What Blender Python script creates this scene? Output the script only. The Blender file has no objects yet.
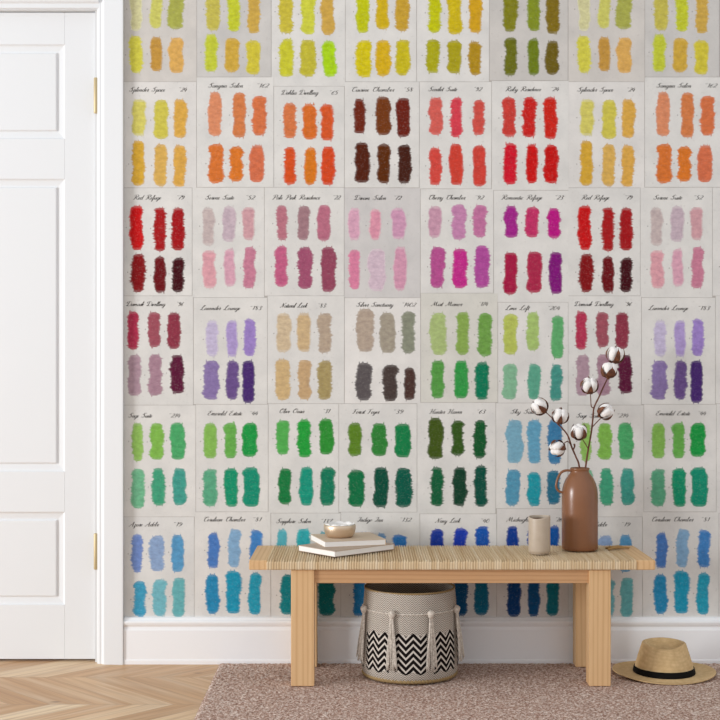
import bpy, bmesh, math, random
from mathutils import Vector, Matrix, noise
PI = math.pi
scene = bpy.context.scene
COL = scene.collection
random.seed(7)

# ------------------------------------------------------------------ camera facts
F = 1305.0            # focal length in pixels of the 720 px frame
D0 = 4.5              # distance camera - back wall (wall face is y = 0)
CZ = 1.045            # camera height
def X(px, y=0.0): return (px - 360.0) * (D0 + y) / F
def Z(py, y=0.0): return CZ - (py - 360.0) * (D0 + y) / F

# ------------------------------------------------------------------ helpers
def s2l(c):
    c /= 255.0
    return c / 12.92 if c <= 0.04045 else ((c + 0.055) / 1.055) ** 2.4
def hexc(h, k=1.0):
    h = h.lstrip('#')
    return tuple(min(1.0, s2l(int(h[i:i+2], 16)) * k) for i in (0, 2, 4)) + (1.0,)

def mesh(name, verts, faces, smooth=False):
    m = bpy.data.meshes.new(name)
    m.from_pydata([tuple(v) for v in verts], [], faces)
    m.update()
    if smooth:
        m.polygons.foreach_set('use_smooth', [True] * len(m.polygons))
    return m

def link(name, m, mat, parent=None, loc=(0, 0, 0), color=None):
    o = bpy.data.objects.new(name, m)
    COL.objects.link(o)
    if mat is not None and not m.materials:
        m.materials.append(mat)
    o.location = loc
    if parent is not None: o.parent = parent
    if color is not None: o.color = color
    return o

def empty(name, loc, rz=0.0):
    o = bpy.data.objects.new(name, None); COL.objects.link(o)
    o.empty_display_size = 0.05
    o.location = loc; o.rotation_euler = (0, 0, rz)
    return o

def tag(o, label, cat, group=None, kind=None):
    o['label'] = label; o['category'] = cat
    if group: o['group'] = group
    if kind: o['kind'] = kind
    return o

def dup(root):
    r = root.copy(); COL.objects.link(r)
    for ch in list(root.children):
        c = ch.copy(); COL.objects.link(c); c.parent = r
        for g in list(ch.children):
            d = g.copy(); COL.objects.link(d); d.parent = c
    return r

def box_bm(bm, x0, x1, y0, y1, z0, z1, bevel=0.0, seg=2):
    r = bmesh.ops.create_cube(bm, size=1.0)
    vs = r['verts']
    for v in vs:
        v.co = Vector(((x0 + x1) / 2 + v.co.x * (x1 - x0), (y0 + y1) / 2 + v.co.y * (y1 - y0), (z0 + z1) / 2 + v.co.z * (z1 - z0)))
    if bevel > 0:
        es = list({e for v in vs for e in v.link_edges})
        bmesh.ops.bevel(bm, geom=es, offset=bevel, segments=seg, profile=0.5, affect='EDGES')

def bm_link(name, bm, mat, parent=None, smooth=False, loc=(0, 0, 0)):
    bmesh.ops.recalc_face_normals(bm, faces=bm.faces)
    m = bpy.data.meshes.new(name); bm.to_mesh(m); bm.free()
    if smooth: m.polygons.foreach_set('use_smooth', [True] * len(m.polygons))
    return link(name, m, mat, parent, loc)

def box(name, x0, x1, y0, y1, z0, z1, mat, parent=None, bevel=0.0, seg=2):
    bm = bmesh.new(); box_bm(bm, x0, x1, y0, y1, z0, z1, bevel, seg)
    return bm_link(name, bm, mat, parent)

def lathe(profile, n=64, close_top=False, close_bottom=True, fn=None):
    """profile: list of (r, z) bottom to top"""
    V = []; Fc = []
    for (r, z) in profile:
        for i in range(n):
            a = 2 * PI * i / n
            p = Vector((r * math.cos(a), r * math.sin(a), z))
            if fn: p = fn(p, a, r, z)
            V.append(p)
    k = len(profile)
    for j in range(k - 1):
        for i in range(n):
            a = j * n + i; b = j * n + (i + 1) % n
            Fc.append((a, b, b + n, a + n))
    if close_bottom: Fc.append(tuple(reversed(range(n))))
    if close_top: Fc.append(tuple((k - 1) * n + i for i in range(n)))
    return V, Fc

def catmull(pts, sub=6):
    out = []
    P = [Vector(p) for p in pts]
    if len(P) < 3: return P
    for i in range(len(P) - 1):
        p0 = P[max(i - 1, 0)]; p1 = P[i]; p2 = P[i + 1]; p3 = P[min(i + 2, len(P) - 1)]
        for s in range(sub):
            t = s / sub
            out.append(0.5 * ((2 * p1) + (p2 - p0) * t + (2 * p0 - 5 * p1 + 4 * p2 - p3) * t * t + (3 * p1 - p0 - 3 * p2 + p3) * t ** 3))
    out.append(P[-1])
    return out

def tube(pts, radii, n=8, V=None, Fc=None, cap=True):
    if V is None: V = []; Fc = []
    base = len(V)
    m = len(pts)
    if not isinstance(radii, (list, tuple)): radii = [radii] * m
    up = Vector((0.13, 0.21, 0.97)).normalized()
    for i, p in enumerate(pts):
        t = (pts[min(i + 1, m - 1)] - pts[max(i - 1, 0)]).normalized()
        u = t.cross(up)
        if u.length < 1e-3: u = t.cross(Vector((1, 0, 0)))
        u.normalize(); w = t.cross(u).normalized()
        for k in range(n):
            a = 2 * PI * k / n
            V.append(p + (u * math.cos(a) + w * math.sin(a)) * radii[i])
    for i in range(m - 1):
        for k in range(n):
            a = base + i * n + k; b = base + i * n + (k + 1) % n
            Fc.append((a, b, b + n, a + n))
    if cap:
        Fc.append(tuple(base + k for k in reversed(range(n))))
        Fc.append(tuple(base + (m - 1) * n + k for k in range(n)))
    return V, Fc

# ------------------------------------------------------------------ node helpers
class NT:
    def __init__(self, name):
        self.m = bpy.data.materials.new(name); self.m.use_nodes = True
        self.t = self.m.node_tree; self.b = self.t.nodes['Principled BSDF']
    def n(self, typ, **kw):
        nd = self.t.nodes.new(typ)
        for k, v in kw.items(): setattr(nd, k, v)
        return nd
    def L(self, a, b): self.t.links.new(a, b)
    def math(self, op, a, b=None, c=None):
        nd = self.n('ShaderNodeMath', operation=op)
        for i, v in enumerate((a, b, c)):
            if v is None: continue
            if isinstance(v, (int, float)): nd.inputs[i].default_value = v
            else: self.L(v, nd.inputs[i])
        return nd.outputs[0]
    def mix(self, fac, a, b, blend='MIX'):
        nd = self.n('ShaderNodeMix', data_type='RGBA', blend_type=blend)
        for sock, v in ((nd.inputs['Factor'], fac), (nd.inputs[6], a), (nd.inputs[7], b)):
            if isinstance(v, (int, float)): sock.default_value = v
            elif isinstance(v, tuple): sock.default_value = v
            else: self.L(v, sock)
        return nd.outputs[2]
    def coord(self, which='Object'):
        return self.n('ShaderNodeTexCoord').outputs[which]
    def mapping(self, src, scale=(1, 1, 1), loc=(0, 0, 0), rot=(0, 0, 0)):
        nd = self.n('ShaderNodeMapping'); self.L(src, nd.inputs['Vector'])
        nd.inputs['Scale'].default_value = scale; nd.inputs['Location'].default_value = loc; nd.inputs['Rotation'].default_value = rot
        return nd.outputs[0]
    def noise(self, vec, scale, detail=3.0, rough=0.5, dim='3D'):
        nd = self.n('ShaderNodeTexNoise', noise_dimensions=dim)
        if vec is not None: self.L(vec, nd.inputs['Vector'])
        nd.inputs['Scale'].default_value = scale; nd.inputs['Detail'].default_value = detail; nd.inputs['Roughness'].default_value = rough
        return nd.outputs['Fac']
    def ramp(self, fac, stops, interp='LINEAR'):
        nd = self.n('ShaderNodeValToRGB'); nd.color_ramp.interpolation = interp
        els = nd.color_ramp.elements
        while len(els) < len(stops): els.new(0.5)
        for e, (p, c) in zip(els, stops):
            e.position = p; e.color = c if isinstance(c, tuple) else (c, c, c, 1)
        self.L(fac, nd.inputs['Fac'])
        return nd.outputs['Color']
    def bump(self, h, strength=0.3, dist=0.002):
        nd = self.n('ShaderNodeBump'); nd.inputs['Strength'].default_value = strength; nd.inputs['Distance'].default_value = dist
        self.L(h, nd.inputs['Height']); self.L(nd.outputs[0], self.b.inputs['Normal'])
    def base(self, v):
        if isinstance(v, tuple): self.b.inputs['Base Color'].default_value = v
        else: self.L(v, self.b.inputs['Base Color'])
    def rough(self, v): self.b.inputs['Roughness'].default_value = v

def plain(name, col, rough=0.5, metal=0.0, spec=0.5):
    t = NT(name); t.base(col); t.rough(rough); t.b.inputs['Metallic'].default_value = metal
    t.b.inputs['Specular IOR Level'].default_value = spec
    return t.m

def m_paint(name, col):
    t = NT(name); n = t.noise(t.coord(), 6, 3)
    t.base(t.mix(n, tuple(c * 0.985 for c in col[:3]) + (1,), col)); t.rough(0.38)
    return t.m

def m_wood(name, axis, c1, c2, c3, seed=0.0, scale=1.0):
    t = NT(name)
    sc = [26 * scale] * 3; sc[axis] = 1.6 * scale
    v = t.mapping(t.coord(), tuple(sc), (seed, seed * 2, seed * 3))
    n1 = t.noise(v, 1.2, 3, 0.55)
    w = t.n('ShaderNodeTexWave', wave_type='BANDS', bands_direction='X' if axis != 0 else 'Z')
    sc2 = [19 * scale] * 3; sc2[axis] = 0.7 * scale
    v2 = t.mapping(t.coord(), tuple(sc2), (seed * 5, seed, seed))
    t.L(v2, w.inputs['Vector']); w.inputs['Scale'].default_value = 1.1; w.inputs['Distortion'].default_value = 7.0; w.inputs['Detail'].default_value = 2.0
    w.inputs['Detail Scale'].default_value = 0.6
    fine = t.noise(t.mapping(t.coord(), tuple(s * 6 for s in sc)), 1.0, 2)
    base = t.mix(n1, c1, c2)
    g = t.ramp(w.outputs['Fac'], [(0.0, 0.0), (0.6, 0.1), (1.0, 1.0)])
    col = t.mix(t.math('MULTIPLY', g, 0.38), base, c3)
    col = t.mix(t.math('MULTIPLY', fine, 0.3), col, c3)
    t.base(col); t.rough(0.55); t.bump(fine, 0.12, 0.001)
    return t.m

# ------------------------------------------------------------------ materials
M_white = m_paint('white_paint', hexc('e9ebed'))
M_trim = m_paint('white_trim_paint', hexc('f6f7f9'))

def m_paper():
    t = NT('card_paper')
    oi = t.n('ShaderNodeObjectInfo')
    off = t.n('ShaderNodeVectorMath', operation='ADD')
    t.L(t.coord(), off.inputs[0])
    cx = t.n('ShaderNodeCombineXYZ'); r = t.math('MULTIPLY', oi.outputs['Random'], 37.0)
    t.L(r, cx.inputs[0]); t.L(r, cx.inputs[2]); t.L(cx.outputs[0], off.inputs[1])
    v = off.outputs[0]
    n1 = t.noise(v, 9, 4, 0.6)
    n2 = t.noise(v, 90, 3, 0.6)
    a = t.mix(t.ramp(n1, [(0.35, 0.0), (0.7, 1.0)]), oi.outputs['Color'], t.mix(1.0, oi.outputs['Color'], (0.86, 0.865, 0.87, 1), 'MULTIPLY'))
    b = t.mix(t.ramp(n2, [(0.60, 0.0), (0.74, 0.55)]), a, t.mix(1.0, a, (0.80, 0.79, 0.78, 1), 'MULTIPLY'))
    t.base(b); t.rough(0.8); t.b.inputs['Specular IOR Level'].default_value = 0.2
    return t.m
M_paper = m_paper()

def m_pastel():
    t = NT('pastel_pigment')
    oi = t.n('ShaderNodeObjectInfo')
    off = t.n('ShaderNodeVectorMath', operation='ADD')
    t.L(t.coord(), off.inputs[0])
    cx = t.n('ShaderNodeCombineXYZ'); r = t.math('MULTIPLY', oi.outputs['Random'], 53.0)
    t.L(r, cx.inputs[0]); t.L(r, cx.inputs[2]); t.L(cx.outputs[0], off.inputs[1])
    v = off.outputs[0]
    n1 = t.noise(t.mapping(v, (1, 1, 1.5)), 55, 3, 0.6)
    n2 = t.noise(v, 260, 3, 0.65)
    c = oi.outputs['Color']
    dark = t.mix(1.0, c, (0.76, 0.74, 0.77, 1), 'MULTIPLY')
    a = t.mix(t.ramp(n1, [(0.32, 0.0), (0.68, 1.0)]), c, dark)
    b = t.mix(t.ramp(n2, [(0.56, 0.0), (0.80, 0.22)]), a, hexc('dedad2'))
    at = t.n('ShaderNodeAttribute', attribute_type='GEOMETRY', attribute_name='pigment')
    n3 = t.noise(v, 420, 2, 0.6)
    thin = t.math('SUBTRACT', 1.0, at.outputs['Fac'])
    k = t.math('MULTIPLY', thin, t.math('MULTIPLY_ADD', n3, 1.6, .1)); k = t.math('MINIMUM', k, 1.0)
    b = t.mix(k, b, hexc('e0deda'))
    t.base(b); t.rough(0.9); t.b.inputs['Specular IOR Level'].default_value = 0.12
    return t.m
M_pastel = m_pastel()
M_ink = plain('ink', hexc('383533'), 0.8, spec=0.1)
M_pencil = plain('pencil_smudge', hexc('8f8b88'), 0.9, spec=0.1)
M_wallback = m_paint('wallpaper_ground', hexc('b4afa9'))

# ------------------------------------------------------------------ floor
def m_floor():
    t = NT('oak_chevron')
    sep = t.n('ShaderNodeSeparateXYZ'); t.L(t.coord(), sep.inputs[0])
    x, y = sep.outputs[0], sep.outputs[1]
    Wd = 0.34
    yy = t.math('ADD', y, 0.2 + 20 * Wd * 2)
    band = t.math('FLOOR', t.math('DIVIDE', yy, Wd))
    T = t.math('PINGPONG', yy, Wd)
    c = t.math('SUBTRACT', x, T)
    pc = t.math('DIVIDE', t.math('ADD', c, 10.03), 0.125)
    idx = t.math('FLOOR', pc); fr = t.math('FRACT', pc)
    cmb = t.n('ShaderNodeCombineXYZ'); t.L(idx, cmb.inputs[0]); t.L(band, cmb.inputs[1])
    wn = t.n('ShaderNodeTexWhiteNoise', noise_dimensions='3D'); t.L(cmb.outputs[0], wn.inputs['Vector'])
    g = t.n('ShaderNodeCombineXYZ')
    t.L(t.math('MULTIPLY', c, 46.0), g.inputs[0]); t.L(t.math('MULTIPLY', y, 3.2), g.inputs[1])
    t.L(t.math('MULTIPLY', t.math('ADD', idx, t.math('MULTIPLY', band, 7.0)), 3.7), g.inputs[2])
    grain = t.noise(g.outputs[0], 1.0, 4, 0.6)
    g2 = t.n('ShaderNodeCombineXYZ')
    t.L(t.math('MULTIPLY', c, 14.0), g2.inputs[0]); t.L(t.math('MULTIPLY', y, 3.0), g2.inputs[1]); t.L(idx, g2.inputs[2])
    big = t.noise(g2.outputs[0], 1.0, 2, 0.5)
    col = t.ramp(wn.outputs['Value'], [(0.0, hexc('bf9467')), (0.35, hexc('d2aa7e')), (0.7, hexc('ddb98e')), (1.0, hexc('ead0aa'))])
    col = t.mix(t.math('MULTIPLY', t.ramp(grain, [(0.38, 0.0), (0.68, 1.0)]), 0.62), col, hexc('a67a54'))
    col = t.mix(t.math('MULTIPLY', t.ramp(big, [(0.45, 0.0), (0.8, 1.0)]), 0.5), col, hexc('e8d4b6'))
    knot = t.n('ShaderNodeTexVoronoi'); t.L(t.mapping(t.coord(), (3.0, 6.5, 1)), knot.inputs['Vector']); knot.inputs['Scale'].default_value = 1.3
    kn = t.ramp(knot.outputs['Distance'], [(0.03, 1.0), (0.09, 0.0)])
    col = t.mix(t.math('MULTIPLY', kn, 0.7), col, hexc('6b4c36'))
    e = t.math('MINIMUM', fr, t.math('SUBTRACT', 1.0, fr))
    bfr = t.math('FRACT', t.math('DIVIDE', yy, Wd)); be = t.math('MULTIPLY', t.math('MINIMUM', bfr, t.math('SUBTRACT', 1.0, bfr)), 2.7)
    ed = t.math('MINIMUM', e, be)
    line = t.ramp(ed, [(0.006, 1.0), (0.03, 0.0)])
    col = t.mix(t.math('MULTIPLY', line, 0.4), col, hexc('8f7058'))
    t.base(col); t.rough(0.42); t.b.inputs['Specular IOR Level'].default_value = 0.35
    t.bump(t.math('SUBTRACT', t.math('MULTIPLY', grain, 0.3), line), 0.12, 0.001)
    return t.m
fl = box('floor', -3.6, 2.6, -5.2, 0.6, -0.05, 0.0, m_floor()); fl['kind'] = 'structure'

# ------------------------------------------------------------------ wall with door opening, baseboard, door casing, door
DOORY = 0.025                       # door face is recessed
XO = X(97.0)                       # right side of the opening
door_left = -1.86
ztop = Z(9.0)
bm = bmesh.new()
box_bm(bm, XO + 0.002, 2.6, 0.0, 0.14, 0.0, 2.7)
box_bm(bm, -3.6, door_left - 0.002, 0.0, 0.14, 0.0, 2.7)
box_bm(bm, door_left - 0.002, XO + 0.002, 0.0, 0.14, ztop + 0.002, 2.7)
w = bm_link('wall_back', bm, M_wallback); w['kind'] = 'structure'

def extrude_profile(name, prof, p0, p1, axis, mat, kind='structure'):
    """prof: list of (a, y) around a closed outline; axis 'x' -> a is z ; axis 'z' -> a is x"""
    V = []; n = len(prof)
    for e in (p0, p1):
        for (a, y) in prof:
            V.append((e, y, a) if axis == 'x' else (a, y, e))
    Fc = [(i, (i + 1) % n, n + (i + 1) % n, n + i) for i in range(n)] + [tuple(range(n)), tuple(reversed(range(n, 2 * n)))]
    bm = bmesh.new(); vs = [bm.verts.new(v) for v in V]
    for f in Fc: bm.faces.new([vs[i] for i in f])
    o = bm_link(name, bm, mat)
    if kind: o['kind'] = kind
    return o

# baseboard: flat board, cove, bead
zb = lambda py: Z(py, -0.02)
bp = [(0.0, -0.0005), (0.0, -0.021), (zb(660.5), -0.021), (zb(659.3), -0.019), (zb(630.5), -0.019), (zb(629.0), -0.0165), (zb(627.2), -0.0150),
      (zb(626.0), -0.0165), (zb(624.8), -0.0205), (zb(622.6), -0.0225), (zb(621.2), -0.021), (zb(620.4), -0.0165), (zb(619.6), -0.014), (zb(618.8), -0.013), (zb(618.1), -0.010), (zb(617.8), -0.0005)]
extrude_profile('baseboard_back', bp, X(123.4, -0.02) + 0.001, 2.6, 'x', M_trim)

# casing profile across x (right jamb casing)
def cx_(px, y): return X(px, y)
cp = [(cx_(97.2, 0), -0.0005), (cx_(97.2, -0.008), -0.006), (cx_(98.4, -0.01), -0.011), (cx_(99.8, -0.012), -0.0125), (cx_(101.2, -0.012), -0.0115), (cx_(102.2, -0.014), -0.0135), (cx_(103.2, -0.02), -0.020), (cx_(104.2, -0.02), -0.022),
      (cx_(121.8, -0.025), -0.026), (cx_(122.9, -0.026), -0.0255), (cx_(123.4, -0.024), -0.022), (cx_(123.4, 0), -0.0005)]
extrude_profile('trim_1', cp, 0.0, 2.43, 'z', M_white)
# header casing
hp = [(Z(9.0), -0.0005), (Z(8.8, -0.008), -0.006), (Z(7.8, -0.012), -0.012), (Z(6.6), -0.0125), (Z(4.8), -0.0115), (Z(3.9), -0.0135), (Z(3.0), -0.020), (Z(2.0), -0.022),
      (Z(-16), -0.026), (Z(-17.5), -0.0245), (Z(-18), -0.0005)]
extrude_profile('trim_2', hp, door_left, X(99.6), 'x', M_white)
# jamb lining inside the opening (side and head)
jb = bmesh.new()
box_bm(jb, X(95.9, DOORY), XO + 0.0012, 0.014, 0.14, 0.0, ztop + 0.0012)
box_bm(jb, door_left, XO, 0.0, 0.14, Z(11.7, DOORY), ztop + 0.0012)
jo = bm_link('trim_3', jb, M_white); jo['kind'] = 'structure'

# door slab with moulded panels
def door_mesh():
    y0 = DOORY
    xr = X(95.1, y0); xl = door_left + 0.006
    zt = Z(12.6, y0); zbm = Z(658.9, y0)
    V = []; Fc = []
    def quad(a, b, c, d):
        i = len(V); V.extend([a, b, c, d]); Fc.append((i, i + 1, i + 2, i + 3))
    xo = X(64.9, y0)
    xlo = xl + (xr - xo)
    panels = [(44.3, 139.0, 52.4, 128.8), (178.8, 471.8, 188.8, 462.6), (511.8, 605.0, 521.6, 594.0)]
    # stiles
    def rect(xa, xb, za, zb_): quad((xa, y0, za), (xb, y0, za), (xb, y0, zb_), (xa, y0, zb_))
    rect(xo, xr, zbm, zt); rect(xl, xlo, zbm, zt)
    # rails between panels
    edges = [zt] + [Z(p, y0) for q in panels for p in (q[0], q[1])] + [zbm]
    g = 0.0016
    for k in range(0, len(edges), 2):
        za, zb_ = edges[k + 1], edges[k]
        rect(xlo + g, xo - g, za, zb_)
        for (xa, xb) in ((xo - g, xo), (xlo, xlo + g)):      # small joint groove
            xm = (xa + xb) / 2
            quad((xa, y0, za), (xm, y0 + 0.0012, za), (xm, y0 + 0.0012, zb_), (xa, y0, zb_))
            quad((xm, y0 + 0.0012, za), (xb, y0, za), (xb, y0, zb_), (xm, y0 + 0.0012, zb_))
    for (t0, b0, t1, b1) in panels:
        ZT, ZB = Z(t0, y0), Z(b0, y0)
        iT = (ZT - Z(t1, y0))
        ins = (xo - X(55.9, y0))
        loops = []
        for (f, dy) in ((0.0, 0.0), (0.0035, 0.0045), (0.007, 0.0062), (ins - 0.006, 0.0095), (ins - 0.0035, 0.0095), (ins - 0.0005, 0.0035), (ins + 0.0015, 0.0025)):
            loops.append([(xlo + f, y0 + dy, ZB + f), (xo - f, y0 + dy, ZB + f), (xo - f, y0 + dy, ZT - f), (xlo + f, y0 + dy, ZT - f)])
        for A, B in zip(loops[:-1], loops[1:]):
            for i in range(4):
                j = (i + 1) % 4
                quad(A[i], A[j], B[j], B[i])
        quad(*loops[-1])
    # edges and back
    yb = y0 + 0.04
    quad((xr, y0, zbm), (xr, yb, zbm), (xr, yb, zt), (xr, y0, zt))
    quad((xl, yb, zbm), (xl, y0, zbm), (xl, y0, zt), (xl, yb, zt))
    quad((xl, y0, zt), (xr, y0, zt), (xr, yb, zt), (xl, yb, zt))
    quad((xl, yb, zbm), (xr, yb, zbm), (xr, y0, zbm), (xl, y0, zbm))
    quad((xr, yb, zbm), (xl, yb, zbm), (xl, yb, zt), (xr, yb, zt))
    return mesh('door_slab', V, Fc)
door = link('door_1', door_mesh(), M_white); door['kind'] = 'structure'
M_brass = plain('brushed_brass', hexc('c9b78f'), 0.5, 0.5)
for (ya, yb_) in ((79.8, 114.3), (532.8, 567.8)):
    V, Fc = [], []
    xh = X(95.9, 0.0)
    za, zb2 = Z(yb_, DOORY), Z(ya, DOORY)
    prof = []
    prof = [(.004, za - .002), (.0066, za - .001), (.0072, za + .0005), (.0072, zb2 - .0005), (.0066, zb2 + .001), (.004, zb2 + .002)]
    v, f = lathe(prof, 20, True, True)
    h = link('hinge', mesh('hinge', [p + Vector((xh, -.001, 0)) for p in v], f, True), M_brass, door)
    h['label'] = 'brass hinge'
# dark strip painting in the shade of the gap under the door
gap_strip = box('gap_shade_strip', door_left, X(95.9, DOORY), 0.062, 0.14, 0.0, 0.004, plain('gap_shade_dark', hexc('4a2c20'), 0.7)); gap_strip['kind'] = 'structure'

# ------------------------------------------------------------------ handwriting (own stroke alphabet)
G = {
 'a': (.85, [[(.72,.85),(.4,1),(.08,.55),(.15,.05),(.45,.12),(.75,.95)],[(.75,.95),(.62,.25),(.72,.02),(.95,.2)]]),
 'b': (.75, [[(.0,.2),(.3,1.3),(.42,2.0),(.28,2.05),(.12,1.2),(.08,.15),(.35,0),(.62,.45),(.45,.9),(.75,.85)]]),
 'c': (.65, [[(.6,.8),(.4,1),(.08,.5),(.22,0),(.65,.2)]]),
 'd': (.9, [[(.72,.85),(.4,1),(.08,.55),(.15,.05),(.45,.12),(.75,.95)],[(.95,2.1),(.62,.25),(.72,.02),(.95,.2)]]),
 'e': (.6, [[(.0,.3),(.45,.62),(.42,.95),(.2,.92),(.06,.4),(.22,0),(.6,.25)]]),
 'f': (.5, [[(.0,.2),(.42,1.5),(.45,2.1),(.28,1.8),(.1,-.4),(.0,-1.0),(.2,-.8),(.25,.0),(.5,.2)]]),
 'g': (.85, [[(.72,.85),(.4,1),(.08,.55),(.15,.05),(.45,.12),(.75,.95)],[(.75,.95),(.55,-.5),(.25,-1.0),(.15,-.6),(.95,.25)]]),
 'h': (.85, [[(.0,.2),(.35,1.5),(.42,2.1),(.25,1.9),(.02,0)],[(.05,.35),(.4,1),(.58,.8),(.5,.15),(.6,0),(.85,.2)]]),
 'i': (.4, [[(.0,.3),(.2,1),(.1,.15),(.2,0),(.4,.2)],[(.28,1.45),(.32,1.5)]]),
 'k': (.8, [[(.0,.2),(.35,1.5),(.42,2.1),(.25,1.9),(.02,0)],[(.08,.4),(.5,1),(.5,.7),(.2,.55),(.5,.05),(.8,.2)]]),
 'l': (.42, [[(.0,.2),(.35,1.4),(.42,2.1),(.25,1.9),(.08,.2),(.2,0),(.42,.2)]]),
 'm': (1.3, [[(.0,.3),(.15,1),(.05,0)],[(.08,.4),(.4,1),(.5,.8),(.42,0)],[(.45,.4),(.8,1),(.95,.8),(.88,.12),(1.0,0),(1.3,.2)]]),
 'n': (.85, [[(.0,.3),(.15,1),(.05,0)],[(.08,.4),(.42,1),(.58,.8),(.5,.12),(.6,0),(.85,.2)]]),
 'o': (.75, [[(.4,1),(.08,.6),(.15,.02),(.5,.1),(.62,.6),(.4,1),(.5,.8),(.78,.85)]]),
 'p': (.8, [[(.0,.3),(.2,1),(.1,-.4),(.0,-1.1)],[(.1,.5),(.4,1),(.65,.7),(.5,.1),(.2,.05),(.5,.0),(.8,.2)]]),
 'r': (.6, [[(.0,.3),(.2,1.1),(.45,.92),(.3,.2),(.38,0),(.6,.2)]]),
 's': (.6, [[(.0,.2),(.35,1.1),(.45,.4),(.3,0),(.08,.1),(.6,.2)]]),
 't': (.5, [[(.0,.3),(.35,1.7),(.15,.15),(.28,0),(.5,.2)],[(.05,1.15),(.5,1.2)]]),
 'u': (.85, [[(.0,.3),(.18,1),(.1,.15),(.3,0),(.6,.4)],[(.7,1),(.58,.15),(.65,0),(.85,.2)]]),
 'v': (.75, [[(.0,.6),(.2,1),(.25,.0),(.55,.5),(.58,1),(.75,.85)]]),
 'w': (1.1, [[(.0,.6),(.2,1),(.2,.0),(.5,.5),(.55,1),(.52,0),(.85,.5),(.9,1),(1.1,.85)]]),
 'y': (.85, [[(.0,.3),(.18,1),(.12,.2),(.3,0),(.6,.4)],[(.72,1),(.5,-.5),(.2,-1.0),(.1,-.6),(.9,.25)]]),
 'z': (.7, [[(.05,.9),(.5,1),(.2,.1),(.45,-.5),(.15,-1),(.1,-.5),(.7,.2)]]),
 'S': (1.3, [[(1.35,1.8),(1.1,2.2),(.65,1.9),(.75,1.3),(.95,.7),(.6,0),(.1,.1),(.05,.5),(.35,.6)],[(.2,1.6),(.6,1.2)]]),
 'D': (1.6, [[(.7,2.0),(.45,.3),(.15,0),(.05,.3),(.5,.25),(1.0,.0),(1.5,.7),(1.4,1.8),(.8,2.2),(.1,1.9),(.0,1.4),(.25,1.3)]]),
 'C': (1.3, [[(.9,1.6),(1.3,2.0),(1.0,2.2),(.4,1.5),(.3,.4),(.7,0),(1.2,.4)],[(.0,1.7),(.2,2.1),(.7,1.9)]]),
 'R': (1.6, [[(.7,2.0),(.45,.3),(.15,0),(.0,.3)],[(.0,1.5),(.3,2.1),(1.1,2.2),(1.4,1.7),(1.0,1.1),(.7,1.05),(1.1,.3),(1.5,.0),(1.7,.2)]]),
 'P': (1.4, [[(.7,2.0),(.45,.3),(.15,0),(.0,.3)],[(.0,1.5),(.3,2.1),(1.1,2.2),(1.4,1.7),(1.0,1.0),(.6,1.0)]]),
 'L': (1.35, [[(.2,1.3),(.6,1.5),(1.2,2.0),(1.0,2.3),(.7,1.6),(.45,.4),(.1,.0),(.1,.25),(.5,.2),(1.0,-.1),(1.4,.2)]]),
 'N': (1.6, [[(.0,.3),(.15,.0),(.45,.7),(.75,2.1)],[(.75,2.1),(1.0,0)],[(1.0,0),(1.25,1.5),(1.6,2.2),(1.75,2.0)]]),
 'M': (2.0, [[(.0,.3),(.15,.0),(.45,.7),(.75,2.1)],[(.75,2.1),(.9,.2)],[(.9,.2),(1.4,2.1)],[(1.4,2.1),(1.5,.3),(1.65,0),(2.0,.3)]]),
 'E': (1.3, [[(1.25,1.9),(1.0,2.2),(.6,1.8),(.85,1.3),(.5,1.2),(.2,.5),(.5,0),(1.2,.3)],[(.1,1.6),(.3,2.0)]]),
 'O': (1.5, [[(.9,2.2),(.3,1.7),(.15,.5),(.6,0),(1.2,.6),(1.3,1.7),(.9,2.2),(.6,1.8),(1.0,1.6),(1.6,1.9)]]),
 'F': (1.4, [[(.8,1.9),(.55,.4),(.2,0),(.0,.3)],[(.1,1.5),(.4,2.0),(1.0,2.0),(1.6,2.3)],[(.4,1.0),(1.1,1.1)]]),
 'H': (1.7, [[(.0,1.6),(.3,2.1),(.6,2.0),(.45,.3),(.1,0),(.0,.3)],[(1.6,2.2),(1.3,1.4),(1.2,.2),(1.4,0),(1.7,.3)],[(.3,1.0),(1.3,1.1)]]),
 'I': (1.0, [[(.1,1.7),(.4,2.1),(.9,2.0)],[(.9,2.1),(.6,.4),(.25,0),(.0,.3),(.4,.5)]]),
 'A': (1.6, [[(.0,.3),(.15,.0),(.6,.8),(1.2,2.2)],[(1.2,2.2),(1.15,.2),(1.3,0),(1.6,.3)],[(.3,.9),(1.4,.9)]]),
 '0': (.95, [[(.5,1.9),(.15,1.3),(.15,.3),(.45,0),(.8,.6),(.8,1.5),(.5,1.9)]]),
 '1': (.6, [[(.15,1.5),(.45,1.9),(.25,0)]]),
 '2': (.95, [[(.15,1.5),(.45,1.9),(.8,1.6),(.6,.8),(.05,.05),(.4,.15),(.85,.0)]]),
 '3': (.9, [[(.15,1.7),(.5,1.9),(.75,1.5),(.4,1.05),(.7,.6),(.4,.0),(.05,.2)]]),
 '4': (.95, [[(.55,1.9),(.05,.7),(.85,.7)],[(.75,1.3),(.55,0)]]),
 '5': (.9, [[(.8,1.9),(.35,1.85),(.2,1.1),(.6,1.1),(.65,.4),(.3,0),(.05,.2)]]),
 '6': (.9, [[(.8,1.8),(.35,1.3),(.1,.4),(.4,0),(.7,.4),(.5,.95),(.15,.6)]]),
 '7': (.85, [[(.1,1.7),(.3,1.85),(.85,1.85),(.4,.9),(.2,0)]]),
 '8': (.9, [[(.7,1.6),(.4,1.9),(.2,1.5),(.65,.6),(.4,0),(.1,.4),(.4,1.0),(.75,1.6)]]),
 '9': (.9, [[(.7,1.5),(.4,1.9),(.15,1.4),(.4,1.0),(.7,1.5),(.6,.6),(.15,0)]]),
 "'": (.7, [[(.0,1.9),(.25,1.75),(.5,2.0)]]),
 ' ': (.9, []),
}
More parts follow.
